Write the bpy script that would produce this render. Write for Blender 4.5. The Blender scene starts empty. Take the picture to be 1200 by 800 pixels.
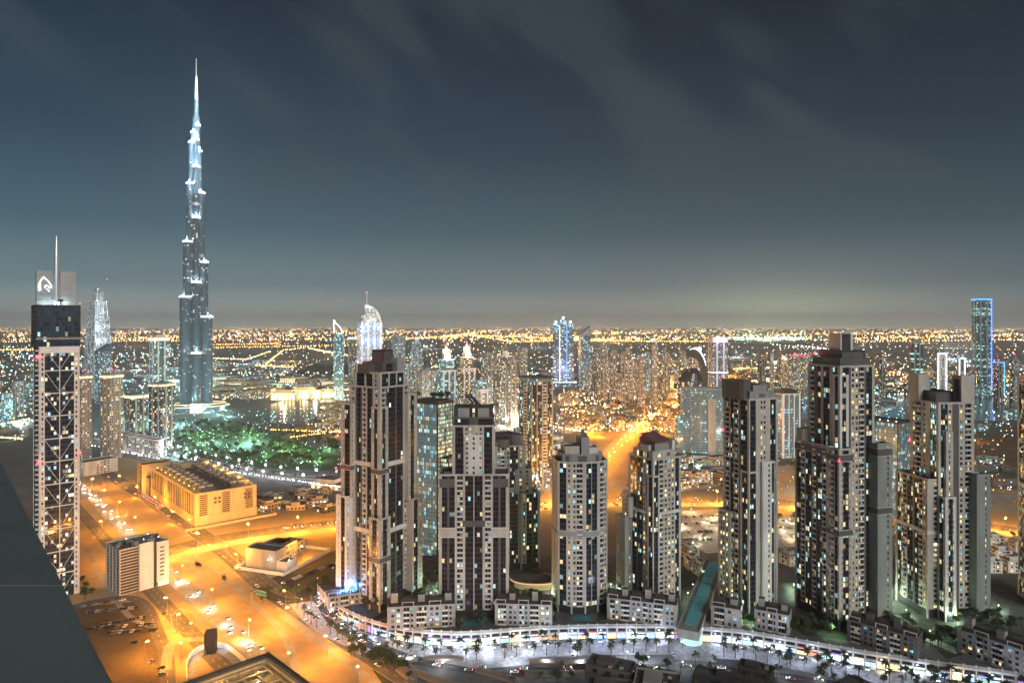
import bpy, math, random
from math import radians as R, sin, cos, pi, atan2, hypot, sqrt
random.seed(7)
sc = bpy.context.scene
COL = sc.collection
# ------------------------------------------------------------------ camera
H, F, HY = 200.0, 800.0, 381.0          # eye height (m), focal length and horizon row in photo pixels
cam_d = bpy.data.cameras.new('camera'); cam = bpy.data.objects.new('camera', cam_d); COL.objects.link(cam)
cam.location = (0, 0, H); cam.rotation_euler = (R(90), 0, 0)
cam_d.sensor_width = 36; cam_d.lens = 36 * F / 1200
cam_d.shift_y = -(400 - HY) / 1200
cam_d.clip_start = 0.2; cam_d.clip_end = 200000
sc.camera = cam
# ------------------------------------------------------------------ world: night sky with city glow and long soft clouds
W = bpy.data.worlds.new('World'); sc.world = W; W.use_nodes = True
def sky():
    nt = W.node_tree; N = nt.nodes; L = nt.links; N.clear()
    def nd(t, **k):
        n = N.new(t)
        for a, b in k.items(): setattr(n, a, b)
        return n
    def mth(op, a, b=None, c=None, clamp=False):
        n = nd('ShaderNodeMath', operation=op, use_clamp=clamp)
        for i, v in enumerate((a, b, c)):
            if v is None: continue
            if isinstance(v, (int, float)): n.inputs[i].default_value = v
            else: L.new(v, n.inputs[i])
        return n.outputs[0]
    tc = nd('ShaderNodeTexCoord'); sx = nd('ShaderNodeSeparateXYZ'); L.new(tc.outputs['Generated'], sx.inputs[0])
    x, y, z = sx.outputs
    rp = nd('ShaderNodeValToRGB'); L.new(mth('MAXIMUM', z, 0.0), rp.inputs[0])
    e = rp.color_ramp.elements
    stops = [(0.0, (1.25, 1.36, 1.2)), (.010, (.78, .92, .88)), (.025, (.385, .48, .48)), (.055, (.145, .238, .276)), (.13, (.046, .112, .155)), (.24, (.016, .050, .085)), (.40, (.006, .021, .042)), (1, (.004, .010, .019))]
    while len(e) < len(stops): e.new(.5)
    for q, (p, c) in zip(e, stops): q.position = p; q.color = (*c, 1)
    # the sky is darker and greyer towards the right (away from the bright centre of town)
    az = mth('DIVIDE', x, mth('MAXIMUM', mth('SQRT', mth('ADD', mth('MULTIPLY', x, x), mth('MULTIPLY', y, y))), .01))
    dark = nd('ShaderNodeMapRange'); L.new(az, dark.inputs[0])
    for i, v in enumerate((-.6, .65, 1.12, .62)): dark.inputs[i + 1].default_value = v
    m1 = nd('ShaderNodeMix', data_type='RGBA', blend_type='MULTIPLY'); m1.inputs[0].default_value = 1
    L.new(rp.outputs[0], m1.inputs[6])
    cb = nd('ShaderNodeCombineColor')
    L.new(mth('POWER', dark.outputs[0], 1.0), cb.inputs[0]); L.new(dark.outputs[0], cb.inputs[1]); L.new(mth('POWER', dark.outputs[0], .95), cb.inputs[2])
    L.new(cb.outputs[0], m1.inputs[7])
    # clouds: noise on a cloud layer, drawn out along the wind
    p = mth('SUBTRACT', mth('MULTIPLY', x, .83), mth('MULTIPLY', z, .56))
    q = mth('ADD', mth('MULTIPLY', x, .56), mth('MULTIPLY', z, .83))
    def noise(sp, sq, off, det, rough):
        cx = nd('ShaderNodeCombineXYZ'); L.new(mth('MULTIPLY_ADD', p, sp, off), cx.inputs[0]); L.new(mth('MULTIPLY', q, sq), cx.inputs[1])
        n = nd('ShaderNodeTexNoise'); n.inputs['Scale'].default_value = 1; n.inputs['Detail'].default_value = det; n.inputs['Roughness'].default_value = rough
        L.new(cx.outputs[0], n.inputs['Vector']); return n.outputs[0]
    c1 = noise(4.6, 13.0, 3.1, 2, .45); c2 = noise(3.0, 4.2, 9.4, 2, .5)
    cm = nd('ShaderNodeMapRange'); cm.interpolation_type = 'SMOOTHSTEP'; L.new(mth('MULTIPLY', mth('ADD', c1, mth('MULTIPLY', c2, .8)), .55), cm.inputs[0])
    for i, v in enumerate((.47, .64, 0, 1)): cm.inputs[i + 1].default_value = v
    hi = nd('ShaderNodeMapRange'); hi.interpolation_type = 'SMOOTHSTEP'; L.new(z, hi.inputs[0])
    for i, v in enumerate((.13, .24, 0, 1)): hi.inputs[i + 1].default_value = v
    ca = mth('MULTIPLY', mth('MULTIPLY', cm.outputs[0], hi.outputs[0]), .5)
    m2 = nd('ShaderNodeMix', data_type='RGBA'); L.new(ca, m2.inputs[0]); L.new(m1.outputs[2], m2.inputs[6]); m2.inputs[7].default_value = (.046, .069, .087, 1)
    # glow of the floodlit grounds low on the right
    gl = mth('MULTIPLY', mth('POWER', 2.718, mth('MULTIPLY', mth('POWER', mth('DIVIDE', mth('SUBTRACT', az, .37), .13), 2.0), -1)), mth('POWER', 2.718, mth('MULTIPLY', mth('MAXIMUM', z, 0), -42)))
    m3 = nd('ShaderNodeMix', data_type='RGBA', blend_type='ADD'); L.new(mth('MULTIPLY', gl, 1.0), m3.inputs[0]); L.new(m2.outputs[2], m3.inputs[6]); m3.inputs[7].default_value = (.85, .95, .42, 1)
    bg = nd('ShaderNodeBackground'); L.new(m3.outputs[2], bg.inputs[0]); bg.inputs[1].default_value = 1.0
    ow = nd('ShaderNodeOutputWorld'); L.new(bg.outputs[0], ow.inputs[0])
sky()
# moonlight and the even glow of the town behind the camera: one soft sun
sd = bpy.data.lights.new('moon', 'SUN'); sd.energy = 2.15; sd.angle = R(28); sd.color = (1.0, .985, .955)
so = bpy.data.objects.new('moon', sd); COL.objects.link(so); so.rotation_euler = (R(66), 0, R(26))
vs = sc.view_settings; vs.view_transform = 'Standard'; vs.look = 'None'; vs.exposure = 0; vs.gamma = 1
sc.render.engine = 'CYCLES'
cy = sc.cycles
cy.use_denoising = True
try: cy.denoiser = 'OPENIMAGEDENOISE'
except Exception: pass
cy.max_bounces = 4; cy.diffuse_bounces = 2; cy.glossy_bounces = 2; cy.transmission_bounces = 2; cy.volume_bounces = 0
cy.sample_clamp_indirect = 2.0; cy.caustics_reflective = False; cy.caustics_refractive = False
cy.use_adaptive_sampling = True; cy.adaptive_threshold = 0.015
HAZE = 5e-5

# ------------------------------------------------------------------ helpers
def at(px, py, z=0.0):
    Y = F * (H - z) / (py - HY); return ((px - 600) / F * Y, Y)
def zat(py, Y): return H - (py - HY) / F * Y
def xat(px, Y): return (px - 600) / F * Y
def phi(x, y): return atan2(x, y)

class MB:
    def __init__(s): s.v = []; s.f = []; s.m = []; s.uv = []
    def face(s, pts, m=0, uv=None):
        b = len(s.v); s.v += [tuple(p) for p in pts]; s.f.append(tuple(range(b, b + len(pts)))); s.m.append(m)
        s.uv.append(uv if uv else [(0.5, 0.5)] * len(pts))
    def prism(s, pts, z0, z1, m=0, mt=None, bottom=True, uvw=None, uvh=3.6, top=None):
        n = len(pts); mt = m if mt is None else mt; tp = top or pts; acc = 0.0
        for i in range(n):
            a, b = pts[i], pts[(i + 1) % n]; c, d = tp[(i + 1) % n], tp[i]
            l = hypot(b[0] - a[0], b[1] - a[1]); uv = None
            if uvw:
                k = max(1, round(l / uvw)) if l > uvw * .8 else l / uvw
                uv = [(acc, z0 / uvh), (acc + k, z0 / uvh), (acc + k, z1 / uvh), (acc, z1 / uvh)]; acc += k + (0 if l < uvw * .8 else 7)
            s.face([(a[0], a[1], z0), (b[0], b[1], z0), (c[0], c[1], z1), (d[0], d[1], z1)], m, uv)
        s.face([(p[0], p[1], z1) for p in tp], mt)
        if bottom: s.face([(p[0], p[1], z0) for p in reversed(pts)], m)
    def box(s, x0, x1, y0, y1, z0, z1, m=0, mt=None):
        s.prism([(x0, y0), (x1, y0), (x1, y1), (x0, y1)], z0, z1, m, mt)
    def fbox(s, fr, a, b, t0, t1, z0, z1, m=0):
        P = lambda q, t: (fr[0] + fr[2] * q + fr[4] * t, fr[1] + fr[3] * q + fr[5] * t)
        s.prism([P(a, t1), P(b, t1), P(b, t0), P(a, t0)], z0, z1, m)
    def fquad(s, fr, a, b, t, z0, z1, m=0, uv=None):
        P = lambda q: (fr[0] + fr[2] * q + fr[4] * t, fr[1] + fr[3] * q + fr[5] * t)
        p, q = P(a), P(b)
        s.face([(p[0], p[1], z0), (q[0], q[1], z0), (q[0], q[1], z1), (p[0], p[1], z1)], m, uv)
    def ring(s, pts, o, i, z0, z1, m=0):
        A, B = offset(pts, o), offset(pts, -i); n = len(pts)
        for k in range(n):
            j = (k + 1) % n
            s.face([(*A[k], z0), (*A[j], z0), (*A[j], z1), (*A[k], z1)], m)
            s.face([(*B[j], z0), (*B[k], z0), (*B[k], z1), (*B[j], z1)], m)
            s.face([(*A[k], z1), (*A[j], z1), (*B[j], z1), (*B[k], z1)], m)
            s.face([(*A[j], z0), (*A[k], z0), (*B[k], z0), (*B[j], z0)], m)
    def tube(s, pts, rs, m=0, n=6, cap=True):
        rings = []
        for i, p in enumerate(pts):
            a = pts[max(0, i - 1)]; b = pts[min(len(pts) - 1, i + 1)]
            d = [b[k] - a[k] for k in range(3)]; l = sqrt(sum(q * q for q in d)) or 1; d = [q / l for q in d]
            h = (0, 0, 1) if abs(d[2]) < .9 else (1, 0, 0)
            u = [d[1] * h[2] - d[2] * h[1], d[2] * h[0] - d[0] * h[2], d[0] * h[1] - d[1] * h[0]]; l = sqrt(sum(q * q for q in u)); u = [q / l for q in u]
            w = [d[1] * u[2] - d[2] * u[1], d[2] * u[0] - d[0] * u[2], d[0] * u[1] - d[1] * u[0]]
            r = rs[i] if isinstance(rs, (list, tuple)) else rs
            rings.append([tuple(p[k] + r * (u[k] * cos(2 * pi * q / n) + w[k] * sin(2 * pi * q / n)) for k in range(3)) for q in range(n)])
        for a, b in zip(rings, rings[1:]):
            for q in range(n): s.face([a[q], a[(q + 1) % n], b[(q + 1) % n], b[q]], m)
        if cap: s.face(list(reversed(rings[0])), m); s.face(rings[-1], m)
    def oct(s, c, r, m=0, sz=1.0):
        x, y, z = c; t = (x, y, z + r * sz); b = (x, y, z - r * sz); q = [(x + r, y, z), (x, y + r, z), (x - r, y, z), (x, y - r, z)]
        for i in range(4): s.face([q[i], q[(i + 1) % 4], t], m); s.face([q[(i + 1) % 4], q[i], b], m)
    def mesh(s, name, mats):
        me = bpy.data.meshes.new(name); me.from_pydata(s.v, [], s.f)
        for m in (mats if isinstance(mats, (list, tuple)) else [mats]): me.materials.append(m)
        me.polygons.foreach_set('material_index', s.m)
        ul = me.uv_layers.new(name='UVMap'); flat = [c for f in s.uv for p in f for c in p]; ul.data.foreach_set('uv', flat)
        me.update(); return me
    def build(s, name, mats, parent=None, loc=None, rz=0.0):
        return link(name, s.mesh(name, mats), parent, loc, rz)

def link(name, me, parent=None, loc=None, rz=0.0):
    o = bpy.data.objects.new(name, me); COL.objects.link(o)
    if parent: o.parent = parent
    if loc: o.location = loc
    if rz: o.rotation_euler = (0, 0, rz)
    return o
def offset(pts, d):
    n = len(pts); out = []
    for i in range(n):
        a, b, c = pts[i - 1], pts[i], pts[(i + 1) % n]
        l1 = hypot(b[0] - a[0], b[1] - a[1]); l2 = hypot(c[0] - b[0], c[1] - b[1])
        n1 = ((b[1] - a[1]) / l1, -(b[0] - a[0]) / l1); n2 = ((c[1] - b[1]) / l2, -(c[0] - b[0]) / l2)
        k = 1 + n1[0] * n2[0] + n1[1] * n2[1]; k = max(k, .3)
        out.append((b[0] + d * (n1[0] + n2[0]) / k, b[1] + d * (n1[1] + n2[1]) / k))
    return out
def tag(o, label, cat, group=None):
    o['label'] = label; o['category'] = cat
    if group: o['group'] = group
    return o
def thing(name, label, cat, loc=(0, 0, 0), rz=0.0, group=None):
    o = link(name, None, None, loc, rz); return tag(o, label, cat, group)
def struct(o): o['kind'] = 'structure'; return o
def stuff(o): o['kind'] = 'stuff'; return o
def rect(x0, x1, y0, y1): return [(x0, y0), (x1, y0), (x1, y1), (x0, y1)]
def circ(cx, cy, rx, ry=None, n=20, a0=0, a1=2 * pi):
    ry = rx if ry is None else ry; full = abs(a1 - a0 - 2 * pi) < 1e-6
    return [(cx + rx * cos(a0 + (a1 - a0) * i / (n if full else n - 1)), cy + ry * sin(a0 + (a1 - a0) * i / (n if full else n - 1))) for i in range(n)]
def pt_light(parent, loc, color, power, size=.5, name='lamp_light'):
    d = bpy.data.lights.new(name, 'POINT'); d.energy = power; d.color = color; d.shadow_soft_size = size
    o = bpy.data.objects.new(name, d); COL.objects.link(o); o.location = loc
    if parent: o.parent = parent
    return o
# ------------------------------------------------------------------ materials
def _nt(name):
    m = bpy.data.materials.new(name); m.use_nodes = True; nt = m.node_tree
    return m, nt, nt.nodes['Principled BSDF']
def plain(name, c, rough=.7, var=.25, scale=.15, metal=0.0, stretch=(1, 1, .25), spec=.4):
    m, nt, b = _nt(name); L = nt.links
    tc = nt.nodes.new('ShaderNodeTexCoord'); mp = nt.nodes.new('ShaderNodeMapping'); mp.inputs['Scale'].default_value = stretch
    L.new(tc.outputs['Object'], mp.inputs[0])
    n = nt.nodes.new('ShaderNodeTexNoise'); n.inputs['Scale'].default_value = scale; n.inputs['Detail'].default_value = 5; n.inputs['Roughness'].default_value = .6
    L.new(mp.outputs[0], n.inputs['Vector'])
    r = nt.nodes.new('ShaderNodeValToRGB'); L.new(n.outputs[0], r.inputs[0]); e = r.color_ramp.elements
    e[0].position = .3; e[1].position = .7
    e[0].color = (*[q * (1 - var) for q in c], 1); e[1].color = (*[min(1, q * (1 + var)) for q in c], 1)
    L.new(r.outputs[0], b.inputs['Base Color']); b.inputs['Roughness'].default_value = rough; b.inputs['Metallic'].default_value = metal
    b.inputs['Specular IOR Level'].default_value = spec
    return m
def emit(name, c, s, sample=False):
    m, nt, b = _nt(name); b.inputs['Base Color'].default_value = (*[q * .5 for q in c], 1)
    b.inputs['Emission Color'].default_value = (*c, 1); b.inputs['Emission Strength'].default_value = s
    if not sample: m.cycles.emission_sampling = 'NONE'
    return m
WARM = [(1, .72, .32), (1, .83, .5), (.95, .95, .8), (1, .62, .25), (.62, .95, 1)]
MIX = [(1, .8, .42), (.95, .95, .7), (.45, .9, 1), (1, .7, .35), (.75, 1, .9)]
COOL = [(.45, .88, 1), (.7, .95, 1), (.35, .8, .95), (1, .9, .6), (.6, .9, .85)]
GREEN = [(.78, .95, .62), (.9, 1, .7), (.75, .9, .6), (.95, 1, .75), (.8, 1, .75)]
def windows(name, wall, glass, prob, pal, strength, mu=.12, v0=.2, v1=.88, wr=.7, gr=.12, metal=0.0, floorrun=.0, glow=0.0):
    """Facade or curtain-wall pattern in UV cells (one cell = one window): glazing, wall between, and rooms with the lights on."""
    m, nt, b = _nt(name); N = nt.nodes; L = nt.links
    def mth(op, a, c=None, clamp=False):
        n = N.new('ShaderNodeMath'); n.operation = op; n.use_clamp = clamp
        for i, v in enumerate((a, c)):
            if v is None: continue
            if isinstance(v, (int, float)): n.inputs[i].default_value = v
            else: L.new(v, n.inputs[i])
        return n.outputs[0]
    tc = N.new('ShaderNodeTexCoord'); s = N.new('ShaderNodeSeparateXYZ'); L.new(tc.outputs['UV'], s.inputs[0])
    oi = N.new('ShaderNodeObjectInfo')
    u, v = s.outputs[0], s.outputs[1]
    fu, fv = mth('FRACT', u), mth('FRACT', v); iu, iv = mth('FLOOR', u), mth('FLOOR', v)
    def wn(a, c, d):
        cx = N.new('ShaderNodeCombineXYZ'); L.new(a, cx.inputs[0]) if not isinstance(a, (int, float)) else None
        L.new(c, cx.inputs[1]); L.new(mth('MULTIPLY_ADD' if False else 'ADD', mth('MULTIPLY', oi.outputs['Random'], 97.0), d), cx.inputs[2])
        w = N.new('ShaderNodeTexWhiteNoise'); w.noise_dimensions = '3D'; L.new(cx.outputs[0], w.inputs['Vector']); return w
    w1 = wn(iu, iv, .5); w2 = wn(iu, iv, 31.5); sp = N.new('ShaderNodeSeparateColor'); L.new(w2.outputs['Color'], sp.inputs[0])
    lit = mth('LESS_THAN', w1.outputs['Value'], prob)
    if floorrun:
        w3 = wn(0, iv, 77.5); lit = mth('MAXIMUM', lit, mth('MULTIPLY', mth('LESS_THAN', w3.outputs['Value'], floorrun), mth('LESS_THAN', sp.outputs[2], .7)))
    win = mth('MULTIPLY', mth('MULTIPLY', mth('GREATER_THAN', fu, mu), mth('LESS_THAN', fu, 1 - mu)), mth('MULTIPLY', mth('GREATER_THAN', fv, v0), mth('LESS_THAN', fv, v1)))
    rp = N.new('ShaderNodeValToRGB'); rp.color_ramp.interpolation = 'CONSTANT'; L.new(sp.outputs[0], rp.inputs[0]); e = rp.color_ramp.elements
    while len(e) < len(pal): e.new(.5)
    for i, c in enumerate(pal): e[i].position = i / len(pal); e[i].color = (*c, 1)
    # a lit room is not even: blinds, ceilings and furniture make it brighter here, darker there
    nz = N.new('ShaderNodeTexNoise'); nz.inputs['Scale'].default_value = 2.7; nz.inputs['Detail'].default_value = 2; L.new(tc.outputs['UV'], nz.inputs['Vector'])
    room = mth('MULTIPLY', mth('ADD', mth('POWER', sp.outputs[1], 1.6), .18), mth('MULTIPLY', nz.outputs[0], 2.0))
    es = mth('MULTIPLY', mth('MULTIPLY', mth('MULTIPLY', lit, win), room), strength)
    if glow: es = mth('ADD', es, mth('MULTIPLY', win, glow))  # even glow added to every pane to brighten the glass
    L.new(rp.outputs[0], b.inputs['Emission Color']); L.new(es, b.inputs['Emission Strength'])
    # wall colour varies a little with dirt, glass from pane to pane
    n2 = N.new('ShaderNodeTexNoise'); n2.inputs['Scale'].default_value = .09; n2.inputs['Detail'].default_value = 4; L.new(tc.outputs['Object'], n2.inputs['Vector'])
    ml = mth('ADD', mth('MULTIPLY', n2.outputs[0], .6), .7)
    def scaled(c, f):
        x = N.new('ShaderNodeMix'); x.data_type = 'RGBA'; x.blend_type = 'MULTIPLY'; x.inputs[0].default_value = 1; x.inputs[6].default_value = (*c, 1)
        k = N.new('ShaderNodeCombineColor')
        for i in range(3): L.new(f, k.inputs[i])
        L.new(k.outputs[0], x.inputs[7]); return x.outputs[2]
    mx = N.new('ShaderNodeMix'); mx.data_type = 'RGBA'; L.new(win, mx.inputs[0]); L.new(scaled(wall, ml), mx.inputs[6]); L.new(scaled(glass, mth('ADD', mth('MULTIPLY', sp.outputs[2], .9), .5)), mx.inputs[7])
    L.new(mx.outputs[2], b.inputs['Base Color'])
    L.new(mth('ADD', mth('MULTIPLY', win, gr - wr), wr), b.inputs['Roughness'])
    b.inputs['Metallic'].default_value = metal
    m.cycles.emission_sampling = 'NONE'
    return m
M = {}
M['beige'] = plain('beige_render', (.45, .41, .355), .8, .24)
M['pale'] = plain('pale_render', (.62, .59, .55), .8, .18)
M['taupe'] = plain('taupe_cladding', (.10, .092, .088), .6, .2)
M['brown'] = plain('brown_cladding', (.045, .041, .041), .5, .2)
M['grey'] = plain('grey_concrete', (.27, .265, .25), .8, .2)
M['greygreen'] = plain('grey_green_render', (.25, .26, .235), .8, .2)
M['white'] = plain('white_panel', (.72, .70, .68), .55, .08)
M['dark'] = plain('dark_metal', (.03, .032, .034), .45, .2)
M['crown'] = plain('crown_panels', (.34, .36, .36), .6, .12)
M['roof'] = plain('roof_membrane', (.085, .08, .075), .9, .35, .3, stretch=(1, 1, 1))
M['rooftile'] = plain('dark_roof_tiles', (.05, .043, .04), .8, .3, .6, stretch=(1, 1, 1))
M['sandwall'] = plain('sand_plaster', (.40, .30, .175), .85, .14)
M['metal'] = plain('galvanised_metal', (.32, .33, .34), .4, .15, .5, metal=.7)
M['steel'] = plain('bright_cladding', (.5, .54, .57), .35, .12, .3, metal=.6)
M['parapet'] = plain('parapet_panel', (.120, .135, .125), .5, .26, .7, stretch=(1, 1, 1))
M['groove'] = plain('joint_sealant', (.012, .014, .014), .7, .1)
M['asphalt'] = plain('asphalt', (.13, .118, .10), .9, .3, .06, stretch=(1, 1, 1))
M['asphalt_dark'] = plain('fresh_asphalt', (.045, .045, .046), .9, .3, .08, stretch=(1, 1, 1))
M['pale_road'] = plain('pale_road_surface', (.30, .28, .25), .9, .22, .07, stretch=(1, 1, 1))  # pale tone also stands in for the light streak of traffic
M['paving'] = plain('pale_paving', (.27, .265, .26), .8, .4, .35, stretch=(1, 1, 1))
M['housewall'] = plain('terrace_house_render', (.30, .29, .27), .85, .15)
M['deck'] = plain('deck_paving', (.10, .098, .09), .85, .35, .12, stretch=(1, 1, 1))
M['mark'] = plain('road_paint', (.7, .69, .66), .7, .2, .6, stretch=(1, 1, 1))
M['lawn'] = plain('lawn', (.03, .055, .022), .95, .35, .25, stretch=(1, 1, 1))
M['soil'] = plain('planting_soil', (.03, .04, .02), .95, .4, .25, stretch=(1, 1, 1))
M['trunk'] = plain('bark', (.09, .065, .045), .9, .3, 2)
M['leaf'] = plain('leaves', (.035, .06, .022), .8, .5, .9, stretch=(1, 1, 1))
M['frond'] = plain('palm_fronds', (.035, .055, .028), .75, .45, .9, stretch=(1, 1, 1))
M['sign_green'] = plain('sign_green', (.02, .16, .12), .5, .05)
M['canopy'] = plain('canopy_fabric', (.20, .165, .135), .85, .18, .3, stretch=(1, 1, 1))
M['brown_red'] = plain('brown_red', (.15, .075, .065), .7, .15)  # pink light on the tower roof is put into this colour
# sandy ground
def ground_mat(name, a, b_, sc1, sc2):
    m, nt, b = _nt(name); L = nt.links; N = nt.nodes
    tc = N.new('ShaderNodeTexCoord')
    n1 = N.new('ShaderNodeTexNoise'); n1.inputs['Scale'].default_value = sc1; n1.inputs['Detail'].default_value = 8; n1.inputs['Roughness'].default_value = .62; L.new(tc.outputs['Object'], n1.inputs['Vector'])
    n2 = N.new('ShaderNodeTexNoise'); n2.inputs['Scale'].default_value = sc2; n2.inputs['Detail'].default_value = 6; L.new(tc.outputs['Object'], n2.inputs['Vector'])
    mm = N.new('ShaderNodeMath'); mm.operation = 'MULTIPLY_ADD'; L.new(n2.outputs[0], mm.inputs[0]); mm.inputs[1].default_value = .45; L.new(n1.outputs[0], mm.inputs[2])
    r = N.new('ShaderNodeValToRGB'); L.new(mm.outputs[0], r.inputs[0]); e = r.color_ramp.elements; e[0].position = .55; e[1].position = .88
    e[0].color = (*a, 1); e[1].color = (*b_, 1); L.new(r.outputs[0], b.inputs['Base Color']); b.inputs['Roughness'].default_value = .95
    b.inputs['Specular IOR Level'].default_value = .1
    return m
M['sand'] = ground_mat('sandy_ground', (.30, .22, .13), (.42, .32, .19), .011, .12)
M['earth'] = ground_mat('dark_open_ground', (.085, .09, .092), (.18, .185, .18), .0012, .02)
M['lot'] = ground_mat('trodden_sand', (.09, .07, .05), (.155, .12, .085), .03, .4)
def water():
    m, nt, b = _nt('water'); L = nt.links; N = nt.nodes
    b.inputs['Base Color'].default_value = (.012, .02, .025, 1); b.inputs['Roughness'].default_value = .16; b.inputs['Specular IOR Level'].default_value = .8
    tc = N.new('ShaderNodeTexCoord'); n = N.new('ShaderNodeTexNoise'); n.inputs['Scale'].default_value = .12; n.inputs['Detail'].default_value = 3; L.new(tc.outputs['Object'], n.inputs['Vector'])
    bp = N.new('ShaderNodeBump'); bp.inputs['Strength'].default_value = .35; bp.inputs['Distance'].default_value = 1; L.new(n.outputs[0], bp.inputs['Height']); L.new(bp.outputs[0], b.inputs['Normal'])
    return m
M['water'] = water()
M['poolwater'] = plain('pool_glass', (.05, .22, .24), .15, .2, .1)
# glazing of the near towers (cells in UV)
GL = (.018, .026, .036)
M['g_dark'] = windows('bay_glazing_dark', (.03, .028, .028), GL, .07, MIX, 1.3, .06, .16, .93, .5)
M['g_brown'] = windows('bay_glazing_brown', (.04, .03, .028), (.03, .027, .03), .06, MIX, 1.3, .06, .16, .93, .5)
M['g_mid'] = windows('bay_glazing_mixed', (.04, .04, .04), GL, .17, MIX, 1.3, .07, .16, .93, .5)
M['g_lit'] = windows('bay_glazing_lived_in', (.05, .045, .04), GL, .28, MIX, 1.3, .08, .14, .93, .5)
M['g_loggia'] = windows('loggia_glazing', (.16, .14, .12), GL, .24, MIX, 1.2, .16, .06, .72, .7)
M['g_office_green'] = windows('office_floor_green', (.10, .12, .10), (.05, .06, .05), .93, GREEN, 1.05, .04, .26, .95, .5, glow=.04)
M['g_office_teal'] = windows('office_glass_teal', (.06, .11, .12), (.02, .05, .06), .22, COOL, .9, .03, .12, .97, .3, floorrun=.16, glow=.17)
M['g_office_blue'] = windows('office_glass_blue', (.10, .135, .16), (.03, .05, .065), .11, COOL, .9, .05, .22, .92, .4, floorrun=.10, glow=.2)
M['g_truss'] = windows('landmark_glass', (.02, .028, .04), (.018, .034, .058), .20, [(1, .82, .5), (1, .92, .75), (.5, .85, 1), (1, .75, .4), (.8, .95, 1)], 1.7, .08, .2, .82, .3)
M['g_black'] = windows('landmark_top_glass', (.03, .055, .085), (.028, .052, .08), .025, MIX, 1.5, .05, .1, .95, .15, gr=.08)
# far facades
M['f_sand'] = windows('far_sand_facade', (.34, .27, .19), (.05, .05, .05), .36, WARM, 1.9, .2, .22, .78)
M['f_warm'] = windows('far_warm_facade', (.20, .16, .13), (.04, .04, .042), .40, WARM, 2.0, .18, .2, .8)
M['f_grey'] = windows('far_grey_facade', (.15, .15, .155), (.03, .04, .048), .34, MIX, 1.9, .15, .2, .82)
M['f_dark'] = windows('far_dark_facade', (.055, .055, .06), (.02, .024, .03), .30, WARM, 1.8, .15, .2, .84)
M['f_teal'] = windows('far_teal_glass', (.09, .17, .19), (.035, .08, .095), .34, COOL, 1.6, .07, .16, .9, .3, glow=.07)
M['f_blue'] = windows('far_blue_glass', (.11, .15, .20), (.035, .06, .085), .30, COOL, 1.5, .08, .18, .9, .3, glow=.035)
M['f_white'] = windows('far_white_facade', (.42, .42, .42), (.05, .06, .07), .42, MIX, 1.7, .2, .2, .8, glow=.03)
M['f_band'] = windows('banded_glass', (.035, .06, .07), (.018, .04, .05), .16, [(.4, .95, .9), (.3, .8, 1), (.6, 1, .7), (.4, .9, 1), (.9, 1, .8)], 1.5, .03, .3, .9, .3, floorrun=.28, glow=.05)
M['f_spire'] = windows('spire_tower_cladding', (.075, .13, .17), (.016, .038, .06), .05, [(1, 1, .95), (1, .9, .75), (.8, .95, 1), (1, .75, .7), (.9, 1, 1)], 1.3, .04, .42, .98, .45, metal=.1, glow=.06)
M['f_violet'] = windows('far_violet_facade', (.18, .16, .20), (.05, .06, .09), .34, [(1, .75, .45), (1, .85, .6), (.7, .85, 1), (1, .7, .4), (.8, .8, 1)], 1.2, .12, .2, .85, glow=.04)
# room lights of single windows and lamps
M['w_blind'] = plain('window_blind', (.17, .165, .155), .4, .25, .4)
M['w_dark'] = plain('window_dark', GL, .12, .3, .5)
def room(name, c, k):
    """A lit room behind one window: brightness differs from flat to flat, blinds and furniture break it up."""
    m, nt, b = _nt(name); N = nt.nodes; L = nt.links
    tc = N.new('ShaderNodeTexCoord'); oi = N.new('ShaderNodeObjectInfo'); va = N.new('ShaderNodeVectorMath'); va.operation = 'ADD'
    cx = N.new('ShaderNodeCombineXYZ'); mu = N.new('ShaderNodeMath'); mu.operation = 'MULTIPLY'; mu.inputs[1].default_value = 50; L.new(oi.outputs['Random'], mu.inputs[0]); L.new(mu.outputs[0], cx.inputs[2])
    L.new(tc.outputs['UV'], va.inputs[0]); L.new(cx.outputs[0], va.inputs[1])
    n = N.new('ShaderNodeTexNoise'); n.inputs['Scale'].default_value = 2.6; n.inputs['Detail'].default_value = 1; L.new(va.outputs[0], n.inputs['Vector'])
    mr = N.new('ShaderNodeMapRange'); L.new(n.outputs[0], mr.inputs[0])
    for i, v in enumerate((.36, .62, .12, 1.5)): mr.inputs[i + 1].default_value = v
    p = N.new('ShaderNodeMath'); p.operation = 'POWER'; L.new(oi.outputs['Random'], p.inputs[0]); p.inputs[1].default_value = 1.4
    q = N.new('ShaderNodeMath'); q.operation = 'MULTIPLY_ADD'; L.new(p.outputs[0], q.inputs[0]); q.inputs[1].default_value = 1.5 * k; q.inputs[2].default_value = .2 * k
    x = N.new('ShaderNodeMath'); x.operation = 'MULTIPLY'; L.new(q.outputs[0], x.inputs[0]); L.new(mr.outputs[0], x.inputs[1])
    b.inputs['Base Color'].default_value = (*[v * .3 for v in c], 1); b.inputs['Emission Color'].default_value = (*c, 1); L.new(x.outputs[0], b.inputs['Emission Strength']); b.inputs['Roughness'].default_value = .15
    m.cycles.emission_sampling = 'NONE'; return m
M['w_warm'] = room('window_warm', (1, .66, .26), 1.5); M['w_pale'] = room('window_pale', (1, .90, .52), 1.5); M['w_cool'] = room('window_cool', (.28, .80, .95), 1.3); M['w_dim'] = room('window_dim', (.85, .5, .25), .5)
M['sodium'] = emit('sodium_lamp', (1, .50, .13), 7)
M['warmlamp'] = emit('warm_lamp', (1, .66, .3), 6)
M['whitelamp'] = emit('white_lamp', (.86, .94, 1), 7)
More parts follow.
